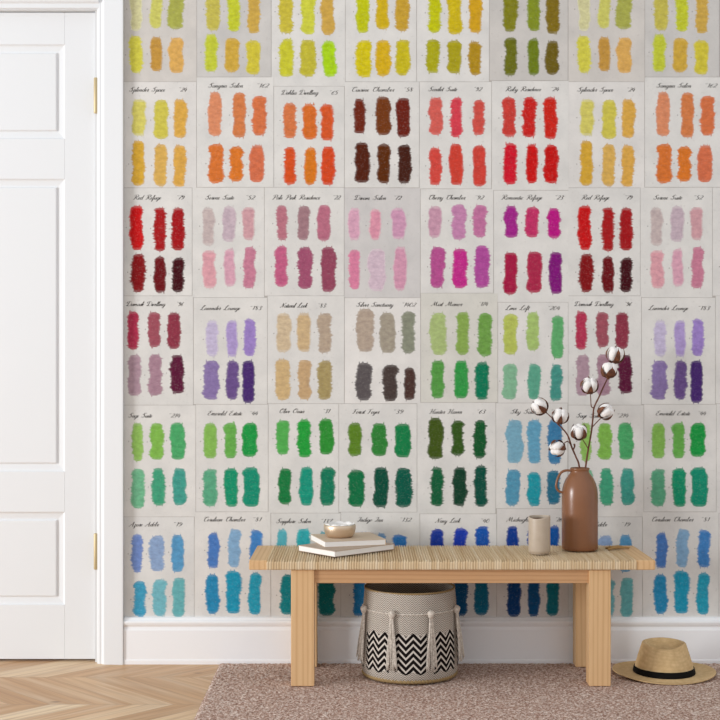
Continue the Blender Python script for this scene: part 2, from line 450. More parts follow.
def write(text, x0, x1, base, y, xh):
    """ribbon lettering on the plane y; x0,x1,base in metres local, xh = x-height; returns verts, faces"""
    w = sum(G[c][0] for c in text)
    sx = (x1 - x0) / w
    V = []; Fc = []
    pen = 0.0; sl = 0.42 * xh
    for ch in text:
        adv, strokes = G[ch]
        for st in strokes:
            P = catmull([(a, b, 0) for a, b in st], 4)
            pts = [Vector((x0 + (pen + p.x) * sx + p.y * sl, 0, base + p.y * xh)) for p in P]
            n = len(pts); b0 = len(V)
            for i, p in enumerate(pts):
                t = (pts[min(i + 1, n - 1)] - pts[max(i - 1, 0)])
                L = max(t.length, 1e-9); t = t / L
                nrm = Vector((-t.z, 0, t.x))
                wd = (0.00034 + 0.00078 * max(0.0, -t.z)) * (0.5 if n > 2 and i in (0, n - 1) else 1.0)
                for s in (-1, 1):
                    q = p + nrm * wd * s; V.append((q.x, y, q.z))
            for i in range(n - 1):
                a = b0 + 2 * i; Fc.append((a, a + 1, a + 3, a + 2))
        pen += adv
    return V, Fc

# ------------------------------------------------------------------ swatch cards
K = 1.0 / 290.0
U = K / 4.5
def colour_name(h):
    import colorsys
    r, g, b = (int(h[i:i+2], 16) / 255 for i in (0, 2, 4))
    H, Lm, S = colorsys.rgb_to_hls(r, g, b); H *= 360
    tone = 'dark ' if Lm < 0.27 else ('pale ' if Lm > 0.66 else '')
    if S < 0.13: return tone + 'grey'
    for lim, nm in ((12, 'red'), (24, 'red orange' if Lm > .3 else 'brown'), (38, 'orange' if S > .55 else 'tan'), (46, 'ochre' if S > .45 else 'beige'), (66, 'yellow' if Lm > .3 else 'olive'), (95, 'lime green' if Lm > .35 else 'olive green'),
                    (158, 'green'), (188, 'teal'), (208, 'blue'), (240, 'blue'), (280, 'purple'), (325, 'magenta'), (350, 'pink'), (361, 'red')):
        if H < lim: return tone + nm
    return tone + 'red'

def pigment(h):
    """chalk pastel: a little of the paper's grey in every pigment"""
    c = [int(h[i:i+2], 16) for i in (0, 2, 4)]
    lum = sum(c) / 3
    k = .05 if lum > 95 else (.03 if lum > 60 else .01)
    g = [v + (lum - v) * .015 for v in c]
    g = [v + (p - v) * k for v, p in zip(g, (226, 222, 216))]
    return tuple(min(.9, s2l(v) * 1.07) for v in g) + (1.0,)

def swatch_mesh(x0, x1, z0, z1, y, rng, soft):
    """short sideways pastel strokes stacked up, with ragged ends"""
    w = x1 - x0; h = z1 - z0; n = max(12, int(h / 0.0040))
    V = []; Fc = []
    k1, k2, k3 = rng.uniform(0, 50), rng.uniform(0, 50), rng.uniform(0, 50)
    ja = (0.0072 if not soft else 0.0050) * rng.uniform(.7, 1.3)
    rows = []
    for i in range(n + 1):
        t = i / n
        e = min(t, 1 - t) * h
        r = w * 0.50
        cap = 1.0
        if e < r:
            k = e / r
            cap = 0.42 + 0.58 * math.sqrt(max(0.0, 1 - (1 - k) ** 2))
        cxm = (x0 + x1) / 2 + 0.0032 * noise.noise(Vector((k1, t * 2.2, 0)))
        wl = w / 2 * (1 + .26 * noise.noise(Vector((k2, t * 4, 0)))) * cap
        wr = w / 2 * (1 + .26 * noise.noise(Vector((k3, t * 4, 0)))) * cap
        rows.append((cxm - wl + ja * .18, cxm + wr - ja * .18, z0 + h * t))
    DN = []
    rows = [(a_ + rng.uniform(-.25, .35) * ja, b_ - rng.uniform(-.25, .35) * ja, c_) for a_, b_, c_ in rows]
    for i in range(n):
        lo0, hi0, za = rows[i]; lo1, hi1, zb_ = rows[i + 1]
        b = len(V)
        fl = min(1.7, abs(rng.gauss(0, 1))) * ja * .62 - ja * .30; fr = min(1.7, abs(rng.gauss(0, 1))) * ja * .62 - ja * .30
        tl = rng.uniform(-.0012, .0016)
        m = (za + zb_) / 2
        de = min(.0045, w * .25); ed = .45 if soft else .80
        te = 1.0
        if i < 2 or i > n - 3: te = .75 if soft else .92
        cl, cr = min((lo0 + hi0) / 2 - .0005, max(lo0, lo1) + de), max((lo0 + hi0) / 2 + .0005, min(hi0, hi1) - de)
        V += [(lo0, y, za), (cl, y, za), (cr, y, za), (hi0, y, za), ((hi0 + hi1) / 2 + fr, y, m + tl), (hi1, y, zb_), (cr, y, zb_), (cl, y, zb_), (lo1, y, zb_), ((lo0 + lo1) / 2 - fl, y, m - tl)]
        DN.extend([ed, te, te, ed, ed * .6, ed, te, te, ed, ed * .6])
        Fc.append((b, b + 1, b + 7, b + 8, b + 9)); Fc.append((b + 1, b + 2, b + 6, b + 7)); Fc.append((b + 2, b + 3, b + 4, b + 5, b + 6))
        if rng.random() < .16 and not soft:                 # a thin stray hair of pigment, a touch prouder
            b = len(V); sd = 1 if rng.random() < .5 else -1
            yo = .00005 + .00001 * (i % 7); e_ = hi0 if sd > 0 else lo0; ln = rng.uniform(.0020, .0042)
            q = [(e_ - sd * .003, y - yo, m - .0007), (e_ + sd * ln, y - yo, m + rng.uniform(-.0015, .0025)), (e_ - sd * .003, y - yo, m + .0009)]
            if sd < 0: q.reverse()
            V += q; Fc.append((b, b + 1, b + 2)); DN.extend([.6] * 3)
    for k in range(rng.randint(4, 7)):                      # frayed top and bottom
        xx = (x0 + x1) / 2 + w * rng.uniform(-.30, .30); up = rng.random() < .6; zt = z1 if up else z0; s = 1 if up else -1
        b = len(V); ww = rng.uniform(.0012, .0028); hh = rng.uniform(.0005, .0055); d = rng.uniform(-.002, .002)
        yo = .00013 + .00002 * k
        q = [(xx - ww, y - yo, zt - s * .005), (xx + ww, y - yo, zt - s * .005), (xx + d + ww * .3, y - yo, zt + s * hh), (xx + d - ww * .3, y - yo, zt + s * hh)]
        if not up: q.reverse()
        V += q; Fc.append((b, b + 1, b + 2, b + 3)); DN.extend([.6 if soft else .8] * 4)
    for k in range(0 if soft else rng.randint(0, 3)):       # crumbs
        right = rng.random() < .6
        xx = (x1 + rng.uniform(.001, .004)) if right else (x0 - rng.uniform(.001, .004)); zz = z0 + h * rng.uniform(.1, .9); q = rng.uniform(.0004, .0010)
        b = len(V); V += [(xx - q, y, zz - q), (xx + q, y, zz - q * .6), (xx + q * .5, y, zz + q), (xx - q, y, zz + q * .7)]; Fc.append((b, b + 1, b + 2, b + 3)); DN.extend([.6] * 4)
    me = mesh('swatch', V, Fc)
    at = me.attributes.new('pigment', 'FLOAT', 'POINT'); at.data.foreach_set('value', DN)
    return me

# every card: row, col -> title, number, title x0,x1,baseline ; number x0,x1 (px) ; crop x origin ; upper/lower rows in quarter-and-half pixels
OX = [540, 540, 1215, 1215, 1890, 1890]
TOPS = {1: [82, 77.3, 86.5, 82, 82, 81], 2: [188, 187.5, 187.5, 188, 189, 190.5], 3: [296, 297.8, 296, 298, 293.3, 302.5],
        4: [405.3, 404.5, 403.8, 403.8, 402.6, 403.2], 5: [517, 512, 513.3, 512.3, 514, 508.7]}
LEFT = {0: [121, 197, 271.5, 345.5, 416.8, 489.5, 568.2], 1: [121, 196.8, 274, 344.6, 419.5, 491.8, 569], 2: [121, 192.4, 264.6, 344.4, 420.6, 493.8, 569],
        3: [121, 193.6, 267.6, 344.6, 420.8, 498, 568.4], 4: [121, 196, 268.4, 339, 417.2, 496, 568], 5: [121, 194.5, 271, 341, 420, 496.8, 568.4]}
S = {}
S[0,0]=(None,None,0,[(45,100,-52,140,'d3d09a'),(135,190,-50,128,'cccb62'),(213,287,-50,130,'a8ac4a'),(40,102,162,328,'d4cf45'),(135,190,168,320,'c3923a'),(218,288,170,328,'dcaa55')])
S[0,1]=(None,None,0,[(387,452,-45,137,'c5bb4d'),(482,540,-45,142,'c3cc2a'),(572,632,-45,150,'cda745'),(378,440,155,322,'c2cc33'),(470,537,172,325,'cfa83a'),(568,632,182,335,'d2c535')])
S[0,2]=(None,None,0,[(38,105,-35,150,'cbbd38'),(140,207,-35,155,'cfd33c'),(228,290,-35,158,'d0a746'),(40,108,175,345,'cbcb2c'),(135,208,180,345,'c3bb32'),(233,298,185,345,'a9d70f')])
S[0,3]=(None,None,0,[(387,447,-40,148,'c2c908'),(475,535,-40,132,'d2b210'),(563,625,-40,140,'c9a02c'),(385,460,182,348,'d5c60b'),(475,545,182,343,'d8b010'),(563,630,180,340,'c9bb14')])
S[0,4]=(None,None,0,[(35,95,-40,148,'c3c705'),(122,190,-40,155,'cfb80f'),(220,280,-40,147,'d2a113'),(25,90,178,328,'acaa0e'),(122,188,183,330,'aaa010'),(218,277,188,338,'b18b12')])
S[0,5]=(None,None,0,[(375,440,-40,142,'808014'),(482,542,-40,140,'7f8f1a'),(565,628,-40,152,'7f6a12'),(378,437,170,340,'686c10'),(485,537,175,338,'6b7d12'),(563,625,185,337,'6a5a10')])
S[1,0]=('Splender Space',"'24",(129,166,91.6,178,187),[(53,118,448,610,'d5cd62'),(152,218,450,625,'d0c64a'),(240,300,448,620,'dba843'),(53,112,635,835,'d4a530'),(155,212,650,837,'d9ad52'),(240,297,655,840,'dca745')])
S[1,1]=('Sangria Salon',"'162",(208,244,87.6,256,269),[(397,458,415,612,'dc8a60'),(508,568,418,618,'d57a42'),(592,660,432,610,'d8703f'),(398,468,648,825,'d8702a'),(490,555,660,817,'dc7420'),(582,650,655,820,'d66c45')])
S[1,2]=('Dahlia Dwelling',"'65",(281,319,94.6,328.5,338),[(58,120,465,622,'d8743f'),(145,212,468,628,'da6a20'),(228,288,470,632,'d8521f'),(62,117,662,830,'d94a15'),(155,212,665,832,'dc7614'),(230,292,660,832,'d84216')])
S[1,3]=('Cuisine Chamber',"'58",(351,395,91.6,403,413),[(375,430,445,600,'6e2512'),(475,545,437,608,'72360f'),(568,632,442,616,'6c1f12'),(378,450,642,822,'541f0c'),(482,543,648,825,'5e2c08'),(575,635,652,825,'451c10')])
S[1,4]=('Scarlet Suite',"'92",(428,458,91.2,473,482),[(40,102,440,607,'d65a50'),(135,190,440,618,'d83848'),(237,292,450,607,'d14a40'),(40,97,665,832,'d64238'),(130,195,648,832,'d13a2a'),(237,298,655,838,'d23c30')])
S[1,5]=('Ruby Residence',"'24",(505,542,91.2,550,559),[(370,432,438,615,'cc3830'),(460,525,437,618,'cc1c18'),(555,617,438,625,'cf2014'),(375,437,645,830,'d30f28'),(475,530,650,825,'cf0d0d'),(558,625,652,825,'c80e0c')])
S[2,0]=('Red Refuge',"'79",(133,162,199.5,176,184.5),[(43,105,927,1125,'c90f12'),(152,210,935,1130,'a81418'),(233,292,937,1127,'a30f15'),(50,115,1143,1315,'861216'),(152,208,1155,1317,'6d0f16'),(233,290,1160,1315,'420a14')])
S[2,1]=('Serene Suite',"'52",(205,235,199.5,245,255),[(370,425,935,1105,'c3b3b0'),(458,520,928,1088,'c4b0ba'),(550,607,933,1080,'cf9da3'),(370,432,1127,1297,'dc9fa8'),(468,520,1120,1288,'d8a2b4'),(553,610,1112,1297,'c87c94')])
S[2,2]=('Pale Pink Residence',"'22",(272,321,199.5,332,340.5),[(28,80,925,1080,'b9707f'),(125,177,927,1080,'a0787f'),(212,273,923,1083,'b96a80'),(20,80,1107,1290,'c45a82'),(125,193,1112,1300,'a04c6c'),(228,297,1112,1313,'924059')])
S[2,3]=('Dream Salon',"'72",(354,387,199.8,393,401.5),[(352,408,937,1080,'d9a4bb'),(447,500,942,1080,'dc93a8'),(543,612,937,1075,'cf98b6'),(352,405,1125,1302,'db7fa0'),(440,522,1120,1310,'d3bcc9'),(555,615,1112,1307,'d497b0')])
S[2,4]=('Cherry Chamber',"'92",(428,466,199.5,474,484),[(38,97,928,1070,'c795ab'),(140,207,920,1078,'c583ae'),(237,302,923,1068,'c26f9d'),(45,112,1112,1295,'b64b8e'),(145,215,1120,1297,'c42488'),(243,313,1105,1295,'b0479a')])
S[2,5]=('Romantic Refuge',"'23",(501,543,199.5,554,563.5),[(378,440,927,1070,'a21c88'),(472,535,932,1068,'c42a62'),(572,632,937,1072,'b90c7f'),(375,438,1137,1325,'a81340'),(480,550,1133,1317,'ad2448'),(580,640,1135,1322,'801078')])
S[3,0]=('Damask Dwelling',"'96",(126,166,306,176,183.5),[(32,87,1402,1573,'b32c4c'),(125,183,1405,1562,'9c4a58'),(212,275,1407,1570,'8c3244'),(35,95,1598,1780,'ad8f9c'),(127,190,1595,1780,'a5808f'),(225,290,1598,1770,'5c1838')])
S[3,1]=('Lavender Lounge',"'183",(200,241,310,249,262),[(385,443,1443,1603,'c3b9d6'),(478,530,1442,1605,'ac98cf'),(557,612,1435,1602,'9a80c8'),(375,447,1623,1798,'8672a8'),(477,535,1623,1798,'654a88'),(550,607,1623,1813,'45266f')])
S[3,2]=('Natural Look',"'83",(280,308,307.5,317,326),[(28,95,1410,1585,'d0bb98'),(120,185,1410,1583,'cdb184'),(212,277,1410,1587,'b5a28c'),(22,92,1618,1800,'ceb07c'),(125,185,1620,1797,'c5a477'),(213,280,1623,1798,'a89660')])
S[3,3]=('Silver Sanctuary',"'1402",(356,394,306.6,401,416),[(388,468,1390,1582,'b3a290'),(493,565,1408,1587,'a39a88'),(592,652,1402,1590,'878c78'),(385,458,1633,1802,'5a5455'),(507,577,1642,1805,'463a36'),(600,655,1655,1800,'4c342e')])
S[3,4]=('Mist Manor',"'174",(431,463,306,478,488),[(45,122,1408,1597,'a9bf78'),(162,222,1405,1597,'86aa4c'),(260,325,1408,1603,'6ba044'),(50,110,1623,1792,'509a40'),(152,218,1623,1792,'2f9a44'),(245,312,1630,1798,'067a54')])
S[3,5]=('Lime Loft',"'204",(505,530,310,547,560),[(375,438,1413,1595,'b6c458'),(478,535,1405,1577,'a5c46c'),(590,648,1423,1613,'5aab68'),(372,437,1638,1797,'80b892'),(485,543,1638,1797,'56a588'),(585,640,1640,1802,'3f9486')])
S[4,0]=('Sage Suite',"'214",(128,153,417.5,168,180.5),[(52,105,1905,2075,'8fc05a'),(133,200,1905,2068,'7cb848'),(225,295,1902,2068,'45a864'),(50,113,2110,2287,'6cb88c'),(142,205,2107,2275,'3ba078'),(235,298,2108,2273,'3b9d8c')])
S[4,1]=('Emerald Estate',"'44",(207,243,415.3,249,258),[(375,437,1905,2062,'82ba50'),(468,527,1902,2062,'62ae48'),(550,620,1903,2055,'189a42'),(372,440,2112,2278,'55a880'),(468,533,2107,2280,'12946a'),(552,628,2103,2280,'129070')])
S[4,2]=('Olive Oasis',"'31",(279,305,413,322,330),[(27,90,1892,2045,'4cae4c'),(122,185,1888,2058,'1fa038'),(220,287,1885,2045,'2a9030'),(38,97,2108,2270,'127a3c'),(132,195,2102,2275,'10967a'),(225,292,2103,2275,'0f7a58')])
S[4,3]=('Forest Foyer',"'39",(352,380,413.6,392.5,403.5),[(352,415,1903,2052,'5a8420'),(453,525,1905,2052,'2d8434'),(560,637,1907,2058,'108045'),(352,428,2115,2280,'0a7040'),(465,533,2103,2282,'08503c'),(562,640,2105,2282,'0a5c48')])
S[4,4]=('Hunter Haven',"'63",(429,463,413.6,476,485.5),[(35,105,1880,2065,'425818'),(140,198,1892,2050,'35581c'),(240,300,1890,2062,'12582c'),(47,107,2103,2278,'12603a'),(147,212,2103,2277,'10402c'),(243,303,2095,2280,'085040')])
S[4,5]=('Sky Suite',"'60",(510,537,413.6,550,560),[(388,463,1890,2083,'76adc4'),(482,547,1890,2085,'5fa4c4'),(575,640,1890,2088,'387fae'),(385,450,2113,2275,'4f98b8'),(482,545,2125,2277,'1a9cac'),(570,632,2118,2270,'24708e')])
S[5,0]=('Azure Adobe',"'19",(129,160,526.3,172.5,182.5),[(50,105,2405,2575,'6e8cca'),(132,202,2410,2570,'8aa6cc'),(232,287,2407,2573,'5298c6'),(60,118,2615,2775,'3a9cc0'),(145,213,2607,2772,'6fb8c4'),(235,293,2600,2775,'62b0b4')])
S[5,1]=('Cerulean Chamber',"'81",(203,246,521.3,252,261.5),[(393,447,2398,2555,'4478c0'),(487,545,2382,2552,'80acd0'),(582,640,2385,2552,'3c80c4'),(385,447,2585,2762,'2088b8'),(475,545,2568,2760,'1896b8'),(578,635,2578,2765,'1f9cb8')])
S[5,2]=('Sapphire Salon',"'137",(276,312,523,320,332),[(28,78,2383,2560,'50b0bc'),(118,182,2380,2560,'2caeb4'),(218,280,2395,2560,'1fa0b0'),(45,108,2585,2765,'0c8088'),(132,196,2585,2768,'0c8088'),(215,292,2585,2770,'0c7a7c')])
S[5,3]=('Indigo Inn',"'132",(357,384,521.6,399,411.5),[(400,440,2398,2560,'6c90bc'),(478,525,2400,2560,'70a0cc'),(550,617,2407,2565,'2c7cc8'),(372,432,2590,2770,'1878b4'),(465,530,2590,2770,'1878b4'),(555,620,2590,2770,'1060a0')])
S[5,4]=('Navy Look',"'40",(435,461,522.6,480,489.5),[(48,108,2380,2560,'1838a0'),(152,215,2377,2560,'1838b0'),(250,317,2368,2560,'1454b0'),(55,115,2590,2768,'084c88'),(152,215,2585,2770,'085080'),(243,310,2585,2767,'086888')])
S[5,5]=('Midnight Manor',"'26",(506,551,521.4,554.5,562),[(388,443,2368,2560,'0e3a94'),(482,545,2378,2560,'1040a0'),(575,630,2368,2560,'0c54a8'),(390,455,2590,2775,'083a74'),(485,540,2590,2773,'084c80'),(567,625,2588,2770,'087080')])

DESC = {(0,0): 'cream, lime, ochre and peach', (0,1): 'khaki, lime and tan', (0,2): 'yellow and one bright green', (0,3): 'strong yellow and amber', (0,4): 'yellow over olive yellow', (0,5): 'dark olive green and brown',
 (1,0): 'lemon and golden', (1,1): 'salmon orange', (1,2): 'vivid orange', (1,3): 'dark brown', (1,4): 'coral red', (1,5): 'bright scarlet red',
 (2,0): 'red to blackish maroon', (2,1): 'faded mauve and blush pink', (2,2): 'dusty rose and plum', (2,3): 'pale candy pink', (2,4): 'pink over bright magenta', (2,5): 'magenta and crimson',
 (3,0): 'raspberry, mauve and wine', (3,1): 'lavender to deep purple', (3,2): 'sand and beige', (3,3): 'taupe and charcoal', (3,4): 'pale green to emerald', (3,5): 'lime and seafoam green',
 (4,0): 'fresh green and sage', (4,1): 'leaf green over emerald', (4,2): 'grass green over deep green', (4,3): 'forest green', (4,4): 'blackish hunter green', (4,5): 'sky blue and teal',
 (5,0): 'soft blue over aqua', (5,1): 'blue over cerulean', (5,2): 'turquoise over dark teal', (5,3): 'patchy light blue', (5,4): 'royal blue over petrol', (5,5): 'navy blue over petrol'}
TINT = {(1,0): 'e2dfdb', (3,3): 'e6e3df', (5,4): 'e2e0dd', (5,5): 'dedbd8', (3,4): 'd9d7cf', (5,0): 'dedddA', (0,5): 'cfcbc6', (0,0): 'd3cec8', (0,1): 'cfccc8', (2,3): 'd3d0ce'}
GROUP = 'colour swatch cards papering the wall'
VERS = {}
def ncol_top(r, c): return TOPS[r][c % 6]
def make_card(r, c, full=False):
    title, num, tx, sw = S[r, c]
    rng = random.Random(r * 10 + c)
    xl = LEFT[r][c] if c > 0 else (120.3 if full else 123.9)   # the first column is cut along the door casing
    xr = LEFT[r][c + 1] - 0.42
    yt = TOPS[r][c] if r > 0 else -26.0
    yb_ = (TOPS[r + 1][c] - 0.4) if r < 5 else 617.6
    Wd = (xr - xl) * K; Hh = (yb_ - yt) * K
    x0w = (xl - 360) * K; z0w = CZ - (yb_ - 360) * K
    yf = -0.0006 - 0.0002 * ((r + 2 * c) % 4)
    # slightly wavy hand-cut sheet with thickness
    V = []; nx, nz = 8, 12
    def wob(a, b): return noise.noise(Vector((a * 3 + c * 7.1, b * 3 + r * 5.3, 0))) * 0.0006
    outline = []
    for i in range(nx): outline.append((Wd * i / nx, wob(i, 0)))
    for i in range(nz): outline.append((Wd + wob(i, 9), Hh * i / nz))
    for i in range(nx): outline.append((Wd * (1 - i / nx), Hh + wob(i, 20)))
    for i in range(nz): outline.append((wob(i, 31) if c else 0.0, Hh * (1 - i / nz)))
    m = len(outline)
    for (a, b) in outline: V.append((a, -0.0002, b))
    for (a, b) in outline: V.append((a, yf, b))
    Fc = [tuple(range(m, 2 * m)), tuple(reversed(range(m)))] + [(i, (i + 1) % m, m + (i + 1) % m, m + i) for i in range(m)]
    for (a, b, t, bt, h) in sw:                  # small pencil marks printed beside the strokes
        ax = ((a + OX[c]) / 4.5 - xl) * K
        qx = ax - rng.uniform(.008, .012); qz = (yb_ - (t + bt) / 9) * K + rng.uniform(-.004, .004); q = .0015; ym = yf - .0002
        if qx > 0.004 and qz < Hh - .01:
            k = len(V); V += [(qx - q, ym, qz - q), (qx + q, ym, qz - q), (qx + q, ym, qz + q * 1.2), (qx - q * .6, ym, qz + q)]; Fc.append((k, k + 1, k + 2, k + 3))
    nmark = m + 2
    me = mesh('swatch_card', V, Fc); me.materials.append(M_paper); me.materials.append(M_pencil)
    for p in list(me.polygons)[nmark:]: p.material_index = 1
    me.polygons[0].use_smooth = False
    card = link('swatch_card', me, M_paper, loc=(x0w, 0, z0w))
    card.color = hexc(TINT.get((r, c), 'e0deda'))
    for (a, b, t, bt, h) in sw:
        ax = ((a + OX[c]) / 4.5 - xl) * K; bx = ((b + OX[c]) / 4.5 - xl) * K
        zt_ = (yb_ - t / 4.5) * K; zb_ = (yb_ - bt / 4.5) * K
        lum = sum(int(h[i:i+2], 16) for i in (0, 2, 4)) / 3
        o = link('swatch', swatch_mesh(ax, bx, zb_, zt_, yf - 0.0003, rng, lum > 170), M_pastel, card)
        o.color = pigment(h); o['label'] = colour_name(h) + ' pastel stroke'
    if title:
        b = (yb_ - tx[2]) * K
        a0, a1 = (tx[0] - xl) * K, (tx[1] - xl) * K
        link('title_lettering', mesh('title', *write(title, a0, a1 - .004, b, yf - .0004, .0071)), M_ink, card)['label'] = 'black cursive card title'
        a0, a1 = (tx[3] - xl) * K, (tx[4] - xl) * K
        link('number_lettering', mesh('number', *write(num, a0, a1 - .002, b, yf - .0004, .0070)), M_ink, card)['label'] = 'black cursive card number'
    card['category'] = 'card'; card['group'] = GROUP
    return card
for r in range(6):
    for c in range(6):
        cd = make_card(r, c)
        title = S[r, c][0]
        where = ' of the top row' if r == 0 else f" titled {title}"
        base = f"paper card{where}, {DESC[r, c]} strokes"
        cd['label'] = base
        if c < 2:
            cd['label'] = base + (", beside the door" if c == 0 else ", second column from the door")
            k = make_card(r, 0, True) if c == 0 else dup(cd)
            k.location.x += 448 * K
            k['label'] = base + (", near the right edge" if c == 0 else ", in the rightmost column")

# the next column begins just inside the right edge of the photo
for r, nb in ((2, 'Serene Suite'), (3, 'Lavender Lounge'), (4, 'Emerald Estate'), (5, 'Cerulean Chamber')):
    cd = make_card(r, 2); cd.location.x += 448 * K
    cd['label'] = f"blank sliver of card right of {nb}, cut by the right edge"
# ------------------------------------------------------------------ rug
def m_rug():
    t = NT('rug_pile')
    v = t.coord()
    n1 = t.noise(v, 125, 3, 0.8); n2 = t.noise(v, 240, 2, 0.6); n3 = t.noise(v, 2.5, 2)
    col = t.ramp(n1, [(0.36, hexc('7d5a4d')), (0.46, hexc('b59383')), (0.53, hexc('d2b8aa')), (0.62, hexc('f7eae0'))])
    col = t.mix(t.ramp(n2, [(0.5, 0.0), (0.75, 0.5)]), col, hexc('7e665d'))
    col = t.mix(t.math('MULTIPLY', n3, 0.25), col, hexc('b09a8a'))
    t.base(col); t.rough(1.0); t.b.inputs['Specular IOR Level'].default_value = 0.05
    t.bump(n1, 0.6, 0.004)
    return t.m
def rug():
    x0, x1, y0, y1 = -0.482, 1.55, -1.75, -0.0235
    st = 0.0055
    nx = int((x1 - x0) / st); 
    ys = []; y = y1
    while y > -0.85: ys.append(y); y -= st
    while y > y0: ys.append(y); y -= 0.03
    V = []; Fc = []
    rng = random.Random(3)
    nyy = len(ys)
    for j, yy in enumerate(ys):
        for i in range(nx + 1):
            e = min(i, nx - i, j, nyy - 1 - j)
            hgt = 0.0060 + rng.uniform(-.0018, .0018)
            if e == 0: hgt = 0.001
            elif e == 1: hgt = 0.0045 + rng.uniform(-.001, .001)
            jx = rng.uniform(-.002, .002); jy = rng.uniform(-.0012, .0) if j == 0 else rng.uniform(-.0018, .0018)
            V.append((x0 + (x1 - x0) * i / nx + jx, yy + jy, hgt))
    for j in range(nyy - 1):
        for i in range(nx):
            a = j * (nx + 1) + i
            Fc.append((a, a + nx + 1, a + nx + 2, a + 1))
    o = link('rug', mesh('rug', V, Fc, True), m_rug())
    tag(o, 'speckled taupe short-pile rug under the bench along the baseboard', 'rug')
rug()
RZ = 0.0076   # rug surface

# ------------------------------------------------------------------ bench
WL, WM, WD = hexc('e9c798'), hexc('dcb383'), hexc('bd8a54')
M_wv = m_wood('pine_upright', 2, WL, WM, WD, 1.3)
M_wv2 = m_wood('pine_upright_b', 2, WL, WM, WD, 4.1)
M_wx = m_wood('pine_rail', 0, hexc('d9b084'), hexc('cb9b6c'), hexc('a8764a'), 2.2)
M_wy = m_wood('pine_end_board', 1, WL, WM, WD, 3.7)
bench = empty('bench', (0.0, -0.185, 0))
tag(bench, 'low pine bench with a woven cord seat standing on the rug', 'bench')
BY = -0.185
YF, YB = -0.36, -0.026          # seat front / back edges
ZT, ZS = 0.4105, 0.3775         # seat top / underside
xL, xR = X(249, YF), X(655.5, YF)
wL, wR = X(266.5, YF), X(636.5, YF)
def bbox(name, x0, x1, y0, y1, z0, z1, mat, bev=0.002):
    return box(name, x0, x1, y0 - BY, y1 - BY, z0, z1, mat, bench, bev)
# end boards, slightly chamfered
bbox('end_board', xL, wL + 0.002, YF + .001, YB, ZS + .001, ZT - .0012, M_wy, 0.003)
bbox('end_board', wR - 0.002, xR, YF + .001, YB, ZS + .001, ZT - .0012, M_wy, 0.003)
# legs
lx = [(X(291, -.352), X(314.3, -.352)), (X(589.2, -.352), X(611, -.352))]
for k, (a, b) in enumerate(lx):
    bbox('leg', a, b, -.352, -.292, RZ, ZS, (M_wv, M_wv2)[k], 0.0025)
    bbox('leg', a, b, -.092, -.032, RZ, ZS, (M_wv2, M_wv)[k], 0.0025)
# aprons
bbox('apron', lx[0][1] - .0005, lx[1][0] + .0005, -.343, -.321, Z(583.2, -.343), ZS - .0003, M_wx, 0.0015)
bbox('apron', lx[0][1] - .0005, lx[1][0] + .0005, -.071, -.049, Z(583.2, -.343), ZS - .0003, M_wx, 0.0015)
for (a, b) in lx:
    bbox('apron', (a + b) / 2 - .011, (a + b) / 2 + .011, -.293, -.091, Z(583.2, -.343), ZS - .0003, M_wy, 0.0015)
